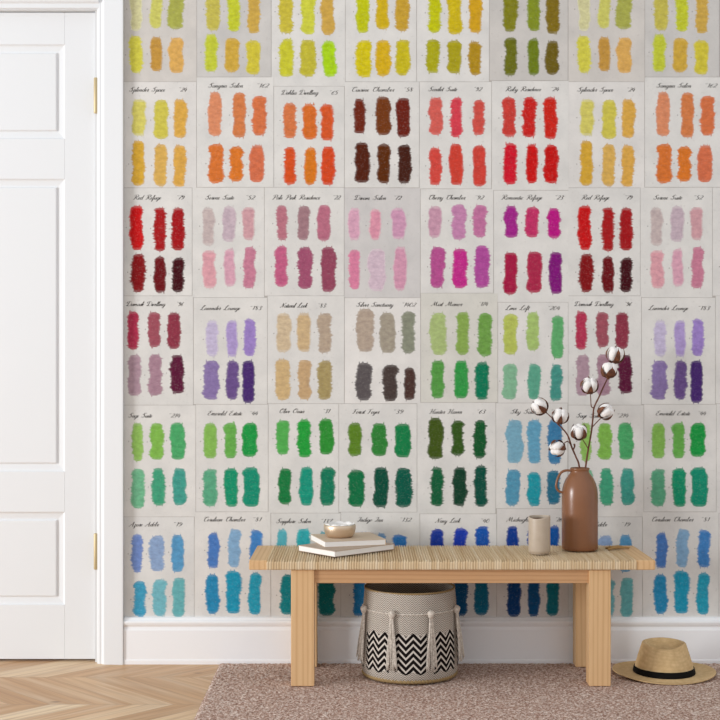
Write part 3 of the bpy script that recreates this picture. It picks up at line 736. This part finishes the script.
# woven cord seat
def m_cord():
    t = NT('paper_cord')
    v = t.coord()
    n1 = t.noise(t.mapping(v, (60, 1.0, 1.0)), 1.0, 3, 0.7)
    n2 = t.noise(t.mapping(v, (150, 30, 30)), 1.0, 3, 0.6)
    col = t.ramp(n1, [(0.32, hexc('c9aa80')), (0.5, hexc('dfc8a4')), (0.7, hexc('ecdcc0'))])
    col = t.mix(t.math('MULTIPLY', n2, 0.35), col, hexc('b8966a'))
    t.base(col); t.rough(0.75); t.bump(n2, 0.3, 0.001)
    return t.m
def woven():
    pitch = 0.0082
    n = int((wR - wL) / pitch); pitch = (wR - wL) / n
    sub = 6
    # path around the section: underside back -> ... front top -> front bottom
    V = []; Fc = []
    path = []
    ny = 46
    r = 0.006
    for k in range(5): path.append((YB + 0.001, ZS + 0.002 + (ZT - ZS - 0.008) * k / 4, 0, 1.0, 0))   # back face: y, z, (ny), nz flags
    for j in range(ny + 1):
        path.append((YB - r + (YF + r - YB + r) * j / ny, ZT, 1, 1.0, j))
    for k in range(6): path.append((YF - 0.001, ZT - 0.006 - (ZT - ZS - 0.008) * k / 5, 2, 1.0, k))
    path.append((YF + 0.02, ZS + .0003, 3, 1, 0)); path.append((YB - 0.02, ZS + .0003, 3, 1, 0))
    m = len(path)
    rng = random.Random(5)
    offs = [rng.uniform(-.0004, .0004) for _ in range(n)]
    cols = n * sub + 1
    for i in range(cols):
        s = min(i // sub, n - 1); u = (i - s * sub) / sub
        prof = math.sqrt(max(0.0, 1 - (2 * u - 1) ** 2))
        x = wL + (wR - wL) * i / (cols - 1)
        for (y, z, side, _, j) in path:
            bul = (0.0030 * prof if u > 0 else -0.0022) + offs[s] * prof
            if side == 1:
                # twill: each cord dives under the cross cords, shifted strand by strand
                yc = j / ny * (YB - YF)
                ph = (s * 0.25 + yc / 0.0200) % 1.0
                over = min(1.0, .75 + .9 * math.cos(2 * PI * ph)) if math.cos(2 * PI * ph) > -.83 else 0.0; over = max(0.0, over)
                hh = (bul * (0.55 + 0.45 * over) - .001 if u > .2 else -.0052) - 0.0042 * (1 - over)
                V.append((x, y - BY, z - 0.001 + hh))
            elif side == 2: V.append((x, y - BY - (bul * .5 if u > 0 else -.0004), z))
            elif side == 0: V.append((x, y - BY + bul * .3, z))
            else: V.append((x, y - BY, z))
    for i in range(cols - 1):
        for j in range(m):
            a = i * m + j; b = i * m + (j + 1) % m
            Fc.append((a, b, b + m, a + m))
    Fc.append(tuple(reversed(range(m)))); Fc.append(tuple((cols - 1) * m + j for j in range(m)))
    bm = bmesh.new(); vs = [bm.verts.new(v) for v in V]
    for f in Fc: bm.faces.new([vs[i] for i in f])
    o = bm_link('woven_seat', bm, m_cord(), bench, True)
    o['label'] = 'woven natural cord seat'
woven()
# dark leather loop lying flat? -> small cord knot on the right of the seat
kv, kf = [], []
pts = [(X(606, -.12), -.12, ZT + .003), (X(611, -.13), -.135, ZT + .008), (X(618, -.12), -.12, ZT + .009), (X(622, -.10), -.10, ZT + .004)]
tube(catmull([Vector((p[0], p[1] - BY, p[2])) for p in pts], 5), 0.004, 8, kv, kf)
pts = [(X(608, -.15), -.15, ZT + .003), (X(614, -.14), -.14, ZT + .007), (X(624, -.12), -.125, ZT + .006), (X(629, -.11), -.11, ZT + .003)]
tube(catmull([Vector((p[0], p[1] - BY, p[2])) for p in pts], 5), 0.0035, 8, kv, kf)
link('cord_knot', mesh('cord_knot', kv, kf, True), plain('brown_cord', hexc('a9834f'), .8), bench)

# ------------------------------------------------------------------ books
M_page = plain('book_pages', hexc('f3f0ec'), 0.8)
M_cov1 = plain('book_cloth_beige', hexc('cdb9a2'), 0.75)
M_cov2 = plain('book_cloth_taupe', hexc('b7a290'), 0.75)
SEAT = ZT + 0.0024
def book(x, y, z, lx_, ly_, th, rz, cov, label):
    b = empty('book', (x, y, z), rz)
    bm = bmesh.new(); c = 0.0016
    box_bm(bm, 0, lx_, 0, ly_, 0, c, .0004, 1); box_bm(bm, 0, lx_, 0, ly_, th - c, th, .0004, 1); box_bm(bm, lx_ - .0022, lx_, .0, ly_, c * .6, th - c * .6)
    bm_link('cover', bm, cov, b)
    bm = bmesh.new(); box_bm(bm, .0015, lx_ - .0024, .0015, ly_ - .0015, c, th - c); bm_link('page_block', bm, M_page, b)
    tag(b, label, 'book', 'books stacked on the bench')
book(-.081, -.318, SEAT, .262, .186, .0190, math.radians(41.5), M_cov2, 'lower white-paged book lying on the bench, turned cornerwise')
book(-.115, -.236, SEAT + .0192, .210, .188, .0195, math.radians(16.5), M_cov1, 'upper beige-covered book lying under the small gold bowl')

# ------------------------------------------------------------------ gold bowl
M_gold = NT('champagne_gold'); M_gold.base(hexc('e0cbb2')); M_gold.rough(0.42); M_gold.b.inputs['Metallic'].default_value = 0.9
nz = M_gold.noise(M_gold.coord(), 60, 2); M_gold.bump(nz, 0.05, 0.001); M_gold = M_gold.m
bz = SEAT + .0192 + .0197
bowl = empty('bowl', (-.068, -.122, bz)); tag(bowl, 'small champagne gold bowl with white scalloped inner rim on the books', 'bowl')
prof = [(.036, 0.0), (.040, .0005), (.0455, .005), (.0505, .014), (.0535, .026), (.0540, .034), (.0530, .0405), (.0515, .0425), (.0500, .0415), (.0500, .034), (.048, .018), (.038, .006), (.0, .005)]
V, Fc = lathe(prof[:-1], 72, True, True)
link('shell', mesh('bowl', V, Fc, True), M_gold, bowl)
def lin(p, a, r, z):
    if z > .03:
        k = abs(math.sin(a * 4.5 + .7)) ** .7
        p.z += 0.0062 * k * (z - .03) / .016; 
        p.x *= 1 - .05 * (1 - k); p.y *= 1 - .05 * (1 - k)
    return p
V, Fc = lathe([(.030, .010), (.044, .020), (.0485, .032), (.0494, .038), (.0494, .0420), (.0480, .0424), (.0468, .038), (.0445, .030), (.038, .018), (.02, .0125)], 144, True, True, lin)
link('scalloped_liner', mesh('liner', V, Fc, True), plain('white_porcelain', hexc('f2efec'), 0.35), bowl)['label'] = 'white scalloped inner rim'

# ------------------------------------------------------------------ ceramic cup
t = NT('beige_ceramic'); n_ = t.noise(t.coord(), 40, 3)
t.base(t.mix(n_, hexc('c4b5a3'), hexc('b3a28e'))); t.rough(0.42); M_cer = t.m
cup_loc = (X(539.2, -.232), -.236, SEAT)
def cupf(p, a, r, z):
    if z > .10:
        k = (z - .10) / .02
        p.z += k * (.0008 - .0048 * max(0, math.cos(a + 2.1)) ** 2 + .0022 * max(0, math.cos(a + .2)) ** 2)
    if z < .075 and r > .02: pass
    return p
prof = [(.0290, .0), (.0300, .001), (.0300, .0035), (.0325, .005), (.0348, .0085), (.0355, .014), (.0355, .115), (.0352, .1195), (.0340, .121), (.0325, .1195), (.0320, .112), (.0315, .02), (.025, .010)]
V, Fc = lathe(prof, 64, True, True, cupf)
cup = link('cup', mesh('cup', V, Fc, True), M_cer, loc=cup_loc)
cup_in = lathe([(.0318, .112), (.0316, .06), (.0313, .02), (.024, .0105)], 64, True, False, cupf)  # extra inner wall, coloured brown to paint the shade inside the cup
link('inner_shade', mesh('inner_shade', [Vector((p.x * .996, p.y * .996, p.z)) for p in cup_in[0]], cup_in[1], True), plain('brown_shade', hexc('7d563f'), .4), cup)['label'] = 'brown painted shade inside the cup'
tag(cup, 'beige ceramic tumbler with a wavy rim on the bench left of the vase', 'cup')

# ------------------------------------------------------------------ vase
t = NT('terracotta_glaze'); n_ = t.noise(t.coord(), 14, 3); n2_ = t.noise(t.coord(), 120, 2)
t.base(t.mix(n_, hexc('8f6041'), hexc('7c4f32'))); t.rough(0.27); t.bump(n2_, 0.06, 0.001); t.b.inputs['Specular IOR Level'].default_value = 0.55; M_vase = t.m
VX, VY = X(579.7, -.14), -.143
vase = empty('vase', (VX, VY, SEAT)); tag(vase, 'brown glazed bottle vase with a small handle, holding cotton branches', 'vase')
k = .003341
h0 = SEAT
def vz(py): return CZ - (py - 360) * k - h0
prof = [(.0540, 0.0), (.0575, .0008), (.0592, .004), (.0598, .012), (.0600, vz(500)), (.0596, vz(494)), (.0578, vz(488.5)), (.0535, vz(483.5)), (.0470, vz(479)), (.0395, vz(475.5)), (.0330, vz(473)), (.0302, vz(471.5)), (.0300, vz(470.4)),
        (.0318, vz(469.4)), (.0325, vz(468.6)), (.0322, vz(467.9)), (.0305, vz(467.6)), (.0285, vz(468.2)), (.0275, vz(470.5)), (.030, vz(474)), (.045, vz(483)), (.054, vz(495)), (.055, .02), (.05, .008)]
V, Fc = lathe(prof, 80, True, True)
link('body', mesh('vase_body', V, Fc, True), M_vase, vase)
hp_ = [(572, 470.6), (566, 470.2), (561.2, 472.2), (558.2, 477), (556.4, 482.5), (556.4, 487.5), (559, 491), (563.4, 492.4)]
pts = [Vector(((px - 580) * k, -0.006, vz(py))) for px, py in hp_]
V, Fc = tube(catmull(pts, 6), 0.0042, 12)
link('handle', mesh('vase_handle', V, Fc, True), M_vase, vase)

# ------------------------------------------------------------------ cotton branches
t = NT('cotton_fluff'); n_ = t.noise(t.coord(), 120, 4, .7); t.base(t.mix(n_, hexc('efebe8'), hexc('fbf9f7'))); t.rough(1.0); t.bump(n_, .6, .003)
t.b.inputs['Specular IOR Level'].default_value = .05; M_cot = t.m
t = NT('dry_husk'); n_ = t.noise(t.coord(), 90, 4, .6); t.base(t.mix(t.ramp(n_, [(.35, 0.), (.7, 1.)]), hexc('46241a'), hexc('86502f'))); t.rough(.7); M_husk = t.m
M_stem = NT('branch_bark'); n_ = M_stem.noise(M_stem.coord(), 60, 3); M_stem.base(M_stem.mix(n_, hexc('4e2a1c'), hexc('7a472e'))); M_stem.rough(.7); M_stem = M_stem.m
BYD = VY
def W(px, py, dy=0.0):
    y = BYD + dy
    return Vector((X(px, y), y, Z(py, y)))
def fluff(R, rng, nl):
    V = []; Fc = []
    tmp = bmesh.new(); bmesh.ops.create_icosphere(tmp, subdivisions=3, radius=1.0)
    tmp.verts.ensure_lookup_table()
    sv = [v.co.copy() for v in tmp.verts]; sf = [tuple(v.index for v in f.verts) for f in tmp.faces]; tmp.free()
    for kk in range(nl):
        a = 2 * PI * kk / nl
        c = Vector((math.cos(a), math.sin(a), 0)) * R * .42 + Vector((0, 0, R * .12))
        rz = Matrix.Rotation(a, 3, 'Z')
        b = len(V)
        for v in sv:
            q = Vector((v.x * .56, v.y * .54, v.z * .80)) * R
            q = rz @ q
            nn = noise.noise((v + Vector((kk * 3.1, R * 900, 0))) * 2.3) * .07 * R
            V.append(c + q + v * nn)
        Fc += [tuple(b + i for i in f) for f in sf]
    b = len(V)
    for v in sv: V.append(v * R * .62 + Vector((0, 0, R * .05)))
    Fc += [tuple(b + i for i in f) for f in sf]
    return V, Fc
def husk(R, nl, rng, big=False):
    V = []; Fc = []
    seg = 10
    for kk in range(nl):
        a = 2 * PI * (kk + .5) / nl + rng.uniform(-.08, .08)
        wmax = (.36 if not big else .62) * R
        top = rng.uniform(.62, .9) if not big else rng.uniform(.1, .35)
        b = len(V)
        rows = []
        for i in range(seg + 1):
            t = i / seg
            th = -PI / 2 + t * (PI / 2 + math.asin(min(.95, top)))
            rr = R * (1.0 if big else .985) * (1 + .18 * t * t)
            rad = rr * math.cos(th) * .96; z = rr * math.sin(th) * (1.02 if t < .6 else 1.02)
            wd = wmax * math.sin(PI * min(1.0, (t * .92 + .1))) ** .8 * (1 if t < .9 else .5)
            fo = .10 * R
            for s in (-1, -.4, .4, 1):
                off = fo * (abs(s)) if not big else -fo * abs(s)
                rad2 = rad + off * .7 
                V.append(Vector((rad2 * math.cos(a) - s * wd * math.sin(a), rad2 * math.sin(a) + s * wd * math.cos(a), z)))
            # inner shell
            for s in (-1, -.4, .4, 1):
                off = fo * (abs(s)) if not big else -fo * abs(s)
                rad2 = rad + off * .7 - .035 * R
                V.append(Vector((rad2 * math.cos(a) - s * wd * .96 * math.sin(a), rad2 * math.sin(a) + s * wd * .96 * math.cos(a), z)))
        for i in range(seg):
            r0 = b + i * 8; r1 = r0 + 8
            for s in range(3):
                Fc.append((r0 + s, r0 + s + 1, r1 + s + 1, r1 + s))
                Fc.append((r0 + 4 + s, r1 + 4 + s, r1 + 5 + s, r0 + 5 + s))
            Fc.append((r0, r1, r1 + 4, r0 + 4)); Fc.append((r0 + 3, r0 + 7, r1 + 7, r1 + 3))
        r1 = b + seg * 8; Fc.append((r1, r1 + 1, r1 + 2, r1 + 3, r1 + 7, r1 + 6, r1 + 5, r1 + 4))
    # calyx cup at the base
    v, f = lathe([(R * .10, -R * 1.22), (R * .16, -R * 1.12), (R * .34, -R * 1.0), (R * .55, -R * .84), (R * .50, -R * .78), (R * .2, -R * .86)], 20, True, True)
    b = len(V); V += v; Fc += [tuple(b + i for i in g) for g in f]
    return V, Fc
def boll(parent, origin, pos, R, direction, rng, nl=4, spin=0.0, big=False):
    d = Vector(direction).normalized()
    q = d.to_track_quat('Z', 'Y')
    M = q.to_matrix() @ Matrix.Rotation(spin, 3, 'Z')
    V, Fc = fluff(R, rng, nl)
    o = link('boll', mesh('boll', [M @ v for v in V], Fc, True), M_cot, parent, pos - origin); o['label'] = 'fluffy white cotton boll'
    V, Fc = husk(R, nl, rng, big)
    link('husk', mesh('husk', [M @ v for v in V], Fc, True), M_husk, o)['label'] = 'dry brown husk'
def branch(label, paths, bolls, seed):
    org = Vector((VX, VY, SEAT + .01))
    root = empty('cotton_branch', org); tag(root, label, 'branch', 'cotton branches in the vase')
    V, Fc = [], []
    for pts, r0, r1 in paths:
        P = catmull([W(*p) for p in pts], 6); n = len(P)
        rr = [1.25 * (r0 + (r1 - r0) * i / (n - 1)) * (1 + .18 * noise.noise(P[i] * 90)) for i in range(n)]
        tube([p - org for p in P], rr, 8, V, Fc)
    link('stem', mesh('stem', V, Fc, True), M_stem, root)
    rng = random.Random(seed)
    for (px, py, dy, R, d, nl, spin, big) in bolls:
        boll(root, org, W(px, py, dy), R, d, rng, nl, spin, big)
branch('shorter cotton branch leaning left out of the vase, three bolls',
 [([(584, 540, .012), (581, 500, .010), (579.4, 467.8, -.005), (576, 457, -.006), (572, 447.8, -.008), (568, 436, -.012), (562, 428, -.014), (557.5, 424.0, -.014)], .0028, .0018),
  ([(563.5, 430, -.014), (556, 421.5, -.004), (550, 416, .0), (546, 412.5, .0)], .0016, .0013),
  ([(571, 445, -.008), (568, 441.5, -.012), (565, 442.6, -.016), (562.5, 444.5, -.018)], .0015, .0013),
  ([(573, 450, -.008), (574.6, 446.5, -.012), (574.2, 444, -.014)], .0016, .0026)],
 [(539.8, 406.8, .0, .0270, (-.75, -.35, .62), 4, .5, False), (560.2, 416.4, -.016, .0262, (.12, -.6, .75), 4, .55, False), (557.6, 448.0, -.02, .0262, (-.75, -.55, -.28), 4, .8, False)], 11)
branch('taller cotton branch rising right out of the vase, five bolls',
 [([(576, 540, -.012), (581, 500, -.012), (585.5, 467.8, -.004), (587.8, 452, -.004), (591, 434.4, -.004), (592.6, 421, -.004), (594, 408, -.003), (598.5, 398, .0), (603, 388, .0), (608, 377.5, .0)], .0028, .0018),
  ([(594, 408, -.003), (591.4, 406.5, -.004), (590.8, 400, -.004), (590.4, 394, -.006)], .0015, .0012),
  ([(592, 427.5, -.004), (596, 423, -.004), (600.5, 418.5, -.004)], .0014, .0012),
  ([(588.6, 449.5, -.004), (585.5, 444, -.012), (582, 438.5, -.018)], .0014, .0011),
  ([(608, 377.5, .0), (612.5, 370, .012), (614, 363, .014)], .0018, .0014)],
 [(579.0, 432.0, -.022, .0268, (-.08, -.45, .85), 4, .0, False), (589.4, 385.8, -.006, .0275, (.05, -.55, .8), 4, .75, False),
  (609.0, 370.0, -.010, .0262, (.12, .12, .98), 4, .3, True), (615.2, 355.0, .012, .0285, (.15, -.3, .95), 4, .35, False), (605.6, 411.6, -.006, .0265, (.72, -.45, .5), 4, .4, False)], 12)

# ------------------------------------------------------------------ basket
def m_basket():
    t = NT('woven_basket_cloth')
    uv = t.n('ShaderNodeUVMap').outputs[0]
    sep = t.n('ShaderNodeSeparateXYZ'); t.L(uv, sep.inputs[0])
    u, v = sep.outputs[0], sep.outputs[1]          # u: arc metres, v: height metres
    def zig(pu, amp, pv, du=0.0, dv=0.0):
        tri = t.math('PINGPONG', t.math('ADD', u, 5 + du), pu / 2)          # 0..pu/2
        s = t.math('SUBTRACT', t.math('ADD', v, 5 + dv), t.math('MULTIPLY', tri, amp))
        return t.math('FRACT', t.math('DIVIDE', s, pv)), tri
    fine, tri = zig(.0230, 1.0, .0070)
    fm = t.ramp(fine, [(0.0, 0.), (.38, 0.), (.5, 1.), (.9, 1.), (1.0, 0.)])
    cross = t.math('FRACT', t.math('DIVIDE', t.math('ADD', u, 5.0), .0035))
    fm2 = t.math('MULTIPLY', fm, t.ramp(cross, [(0., .35), (.3, 1.), (.7, 1.), (1., .35)]))
    light = t.mix(t.math('MULTIPLY', fm2, .95), hexc('d3cabe'), hexc('41362f'))
    light = t.mix(t.math('MULTIPLY', t.noise(t.coord(), 25, 3), .2), light, hexc('b3a594'))
    bold, tri2 = zig(.0450, 1.1, .0212, .012)
    bm_ = t.ramp(bold, [(0.0, 0.0), (0.03, 1.), (.63, 1.), (.66, 0.)], 'LINEAR')
    boldc = t.mix(bm_, hexc('cfc6bb'), hexc('171110'))
    # band mask with zig-zag ends; blank columns beneath the tassels
    edge = t.math('MULTIPLY', tri2, 0.45)
    top = t.math('LESS_THAN', v, t.math('ADD', .156, edge)); bot = t.math('GREATER_THAN', v, t.math('ADD', .033, edge))
    pu = t.math('PINGPONG', t.math('ADD', u, 21 * .0589), .0589)
    colm = t.math('GREATER_THAN', pu, .0110)
    mask = t.math('MULTIPLY', t.math('MULTIPLY', top, bot), colm)
    col = t.mix(mask, light, boldc)
    t.base(col); t.rough(.95); t.b.inputs['Specular IOR Level'].default_value = .1; t.bump(fm2, -.35, .0015)
    return t.m
M_bask = m_basket()
BX, BYC = X(409.6, -.188), -.188
basket = empty('basket', (BX, BYC, RZ)); tag(basket, 'grey woven basket with black chevron band and tassels under the bench', 'basket')
def basket_body():
    prof = [(.140, .001), (.148, .004), (.1545, .012), (.1590, .028), (.1610, .05), (.1610, .08), (.1595, .12), (.1575, .16), (.1550, .20), (.1525, .24), (.1505, .27), (.1490, .286), (.1480, .2890),
            (.1455, .2890), (.1445, .285), (.147, .24), (.151, .16), (.1545, .08), (.152, .03), (.140, .012)]
    n = 128
    def fn(p, a, r, z):
        k = 1 + .006 * math.sin(a * 3 + 1) * (z / .29) + .004 * noise.noise(Vector((math.cos(a) * 2, math.sin(a) * 2, z * 8)))
        p.x *= k; p.y *= k; p.z += .003 * math.sin(a * 2 + .4) * (z / .29) ** 2
        return p
    V, Fc = lathe(prof, n, True, True, fn)
    m = mesh('basket', V, Fc, True)
    uvl = m.uv_layers.new(name='UVMap')
    R = .150
    for poly in m.polygons:
        idx = [m.loops[l].vertex_index for l in poly.loop_indices]
        ang = [((i % n) * 2 * PI / n - PI / 2) % (2 * PI) for i in idx]     # seam at the back
        if max(ang) - min(ang) > PI: ang = [a + 2 * PI if a < PI else a for a in ang]
        for l, i, a in zip(poly.loop_indices, idx, ang):
            uvl.data[l].uv = ((a - PI) * R, m.vertices[i].co.z)
    return m
link('body', basket_body(), M_bask, basket)
t = NT('jute_braid'); n_ = t.noise(t.coord(), 200, 3, .7); t.base(t.mix(n_, hexc('7c6440'), hexc('b39769'))); t.rough(.95); t.bump(n_, .5, .002); M_jute = t.m
t = NT('cotton_cord'); n_ = t.noise(t.coord(), 160, 3, .6); t.base(t.mix(t.ramp(n_, [(.35, 0.), (.65, 1.)]), hexc('b5a99c'), hexc('e2d9cd'))); t.rough(.95); t.bump(n_, .5, .002); M_cord = t.m
def ring(R, z, r, twists, amp):
    V, Fc = [], []
    n = 240; pts = []; rr = []
    m = 8
    for i in range(n):
        a = 2 * PI * i / n
        for kk in range(m):
            b = 2 * PI * kk / m
            q = r * (1 + amp * math.sin(a * twists + b))
            V.append(Vector(((R + q * math.cos(b)) * math.cos(a), (R + q * math.cos(b)) * math.sin(a), z + q * math.sin(b))))
    for i in range(n):
        for kk in range(m):
            Fc.append((i * m + kk, i * m + (kk + 1) % m, ((i + 1) % n) * m + (kk + 1) % m, ((i + 1) % n) * m + kk))
    return mesh('ring', V, Fc, True)
link('jute_base_binding', ring(.1500, .0105, .0072, 80, .25), M_jute, basket)['label'] = 'brown jute binding at the base'
link('jute_rim_binding', ring(.1470, .2895, .0030, 110, .25), M_jute, basket)['label'] = 'brown jute rim stitching'
link('braided_cord', ring(.1540, .2250, .0026, 70, .5), M_cord, basket)
def tassel(deg, zt_, ln, lean):
    a = math.radians(deg - 90)
    ca, sa = math.cos(a), math.sin(a)
    R0 = .1600
    def P(out, side, z): return Vector(((R0 + out) * ca - side * sa, (R0 + out) * sa + side * ca, z))
    rng = random.Random(int(deg * 7))
    V, Fc = [], []
    for kk in range(26):
        s0 = rng.uniform(-.005, .005); sp = rng.uniform(-.0205, .0205); o0 = rng.uniform(0, .004)
        L_ = ln * rng.uniform(.9, 1.03)
        pts = [P(.002 + o0, s0, zt_ - .004), P(.006 + o0, s0 + sp * .35, zt_ - L_ * .3), P(.007 + o0 + lean * .5, s0 + sp * .75, zt_ - L_ * .65), P(.006 + o0 + lean, s0 + sp + rng.uniform(-.002, .002), zt_ - L_)]
        tube(catmull(pts, 4), [.0016] * 12 + [.0012], 5, V, Fc)
    tz = link('tassel', mesh('tassel', V, Fc, True), M_cord, basket); tz['label'] = 'hanging off-white cord tassel'
    V, Fc = [], []
    v, f = lathe([(.004, -.014), (.0085, -.012), (.0085, -.009), (.0100, -.006), (.0118, .000), (.0105, .006), (.0050, .0105)], 16, True, True)
    c = P(.0035, 0, zt_ + .002)
    V = [c + p for p in v]; Fc = f
    link('knot', mesh('knot', V, Fc, True), M_cord, tz)
for dg in (-67.5, -22.5, 22.5, 67.5): tassel(dg, .2260, .178 if abs(dg) < 40 else .165, .0 if abs(dg) < 40 else .012)

# ------------------------------------------------------------------ hat
t = NT('straw'); n1_ = t.noise(t.coord(), 160, 3, .6)
v1 = t.n('ShaderNodeTexVoronoi'); t.L(t.coord(), v1.inputs['Vector']); v1.inputs['Scale'].default_value = 60
ck = t.n('ShaderNodeTexWave', wave_type='RINGS', rings_direction='Z'); t.L(t.coord(), ck.inputs['Vector']); ck.inputs['Scale'].default_value = 60; ck.inputs['Distortion'].default_value = 2.0
c_ = t.mix(n1_, hexc('d2b07e'), hexc('e8cb9c')); c_ = t.mix(t.math('MULTIPLY', v1.outputs['Distance'], .5), c_, hexc('b08c58')); c_ = t.mix(t.math('MULTIPLY', ck.outputs['Fac'], .15), c_, hexc('a8854f'))
t.base(c_); t.rough(.8); t.bump(n1_, .3, .0012); M_straw = t.m
HX, HY = X(664, -.192), -.192
hat = empty('hat', (HX, HY, RZ)); tag(hat, 'straw hat with a black band lying on the rug beside the bench', 'hat')
def crown_sec(s, a):
    """outer surface from crown base (s=0) to top edge (s=1)"""
    rx = .0985 + (.0715 - .0985) * (s ** 1.25); ry = .1020 + (.0640 - .1020) * (s ** 1.1)
    pinch = 1 - .16 * s ** 2 * max(0.0, math.cos(a + PI / 2 - .55)) ** 6 - .10 * s ** 2 * max(0.0, math.cos(a + PI / 2 + .75)) ** 6
    z = .0055 + .098 * s
    z -= (.012 * max(0, math.cos(a + PI / 2)) ** 2 - .004 * max(0, -math.cos(a + PI / 2))) * s ** 3
    return rx * math.cos(a) * pinch, ry * math.sin(a) * pinch, z
def brim_pt(t, a, under=False):
    bx, by = .0985 + (.168 - .0985) * t, .1020 + (.1440 - .1020) * t
    curl = .012 * (abs(math.cos(a)) ** 2.2) * t ** 1.6 + .010 * max(0, math.sin(a)) * t ** 1.5
    z = .0078 - .006 * math.sin(PI * min(1, t * 1.0)) * .5 - .006 * t + curl + .0012
    if t > .97: z += .0005
    return bx * math.cos(a), by * math.sin(a), z + (-.0028 if under else 0)
def hat_mesh():
    n = 96; rings = []
    for s in (1.0, .93, .7, .4, 0.0):          # underside of the brim from the edge inwards is added first
        pass
    for t_ in (.2, .45, .7, .9, 1.0): rings.append([brim_pt(t_, 2 * PI * i / n, True) for i in range(n)])
    for t_ in (1.0, .98, .9, .75, .6, .45, .3, .15, .04): rings.append([brim_pt(t_, 2 * PI * i / n) for i in range(n)])
    for s in (0.02, .12, .25, .4, .55, .7, .82, .91, .97, 1.0): rings.append([crown_sec(s, 2 * PI * i / n) for i in range(n)])
    # inside of the top: rolled edge, then a teardrop dent
    for q, dz in ((.94, .0015), (.86, -.0005), (.74, -.008), (.58, -.0165), (.4, -.0200), (.2, -.0205), (.05, -.0205)):
        r_ = []
        for i in range(n):
            a = 2 * PI * i / n; x, y, z = crown_sec(1.0, a)
            zc = .102
            ridge = .014 * math.exp(-((x * q) / .020) ** 2) * (1 - abs(q - .4)) if False else 0.0
            r_.append((x * q, y * q, (z * q + zc * (1 - q)) + dz + ridge + .006 * math.exp(-((x * q - .006) / .016) ** 2) * (1 - q)))
        rings.append(r_)
    V = [p for r_ in rings for p in r_]; Fc = []
    for j in range(len(rings) - 1):
        for i in range(n):
            a = j * n + i; b = j * n + (i + 1) % n
            Fc.append((a, b, b + n, a + n))
    Fc.append(tuple((len(rings) - 1) * n + i for i in range(n)))
    Fc.append(tuple(reversed(range(n))))
    return mesh('hat', V, Fc, True)
link('straw_body', hat_mesh(), M_straw, hat)
def band_mesh():
    n = 96; V = []; Fc = []
    ss = [(0.0, .0015), (.03, .0030), (.10, .0030), (.185, .0030), (.21, .0012)]
    for s, o_ in ss:
        for i in range(n):
            a = 2 * PI * i / n; x, y, z = crown_sec(s, a)
            L_ = math.hypot(x, y); V.append((x * (1 + o_ / L_), y * (1 + o_ / L_), z + .0015))
    for j in range(len(ss) - 1):
        for i in range(n):
            a = j * n + i; b = j * n + (i + 1) % n; Fc.append((a, b, b + n, a + n))
    return mesh('band', V, Fc, True)
link('hat_band', band_mesh(), plain('black_ribbon', hexc('0e0b09'), .9, spec=.2), hat)['label'] = 'black ribbon band'

# ------------------------------------------------------------------ light
wd = bpy.data.worlds.new('World'); scene.world = wd; wd.use_nodes = True
bg = wd.node_tree.nodes['Background']; bg.inputs['Color'].default_value = (0.96, 0.975, 1.0, 1); bg.inputs['Strength'].default_value = 0.81
def area(name, loc, target, sx, sy, power, col):
    l = bpy.data.lights.new(name, 'AREA'); l.shape = 'RECTANGLE'; l.size = sx; l.size_y = sy; l.energy = power; l.color = col
    o = bpy.data.objects.new(name, l); COL.objects.link(o); o.location = loc
    o.rotation_euler = (Vector(target) - Vector(loc)).to_track_quat('-Z', 'Y').to_euler()
    return o
area('window_daylight', (-7.2, -3.9, 1.45), (0.1, -0.1, 0.7), 2.0, 1.9, 385, (0.97, 0.985, 1.0))

# ------------------------------------------------------------------ camera, view
cam = bpy.data.cameras.new('Camera'); cam.sensor_width = 36.0; cam.lens = F / 720.0 * 36.0; cam.clip_start = 0.05
co = bpy.data.objects.new('Camera', cam); COL.objects.link(co)
co.location = (0, -D0, CZ); co.rotation_euler = (PI / 2, 0, 0)
scene.camera = co
vs_ = scene.view_settings
vs_.view_transform = 'Standard'; vs_.look = 'None'; vs_.gamma = 1.0; vs_.use_curve_mapping = False; vs_.exposure = 0.0
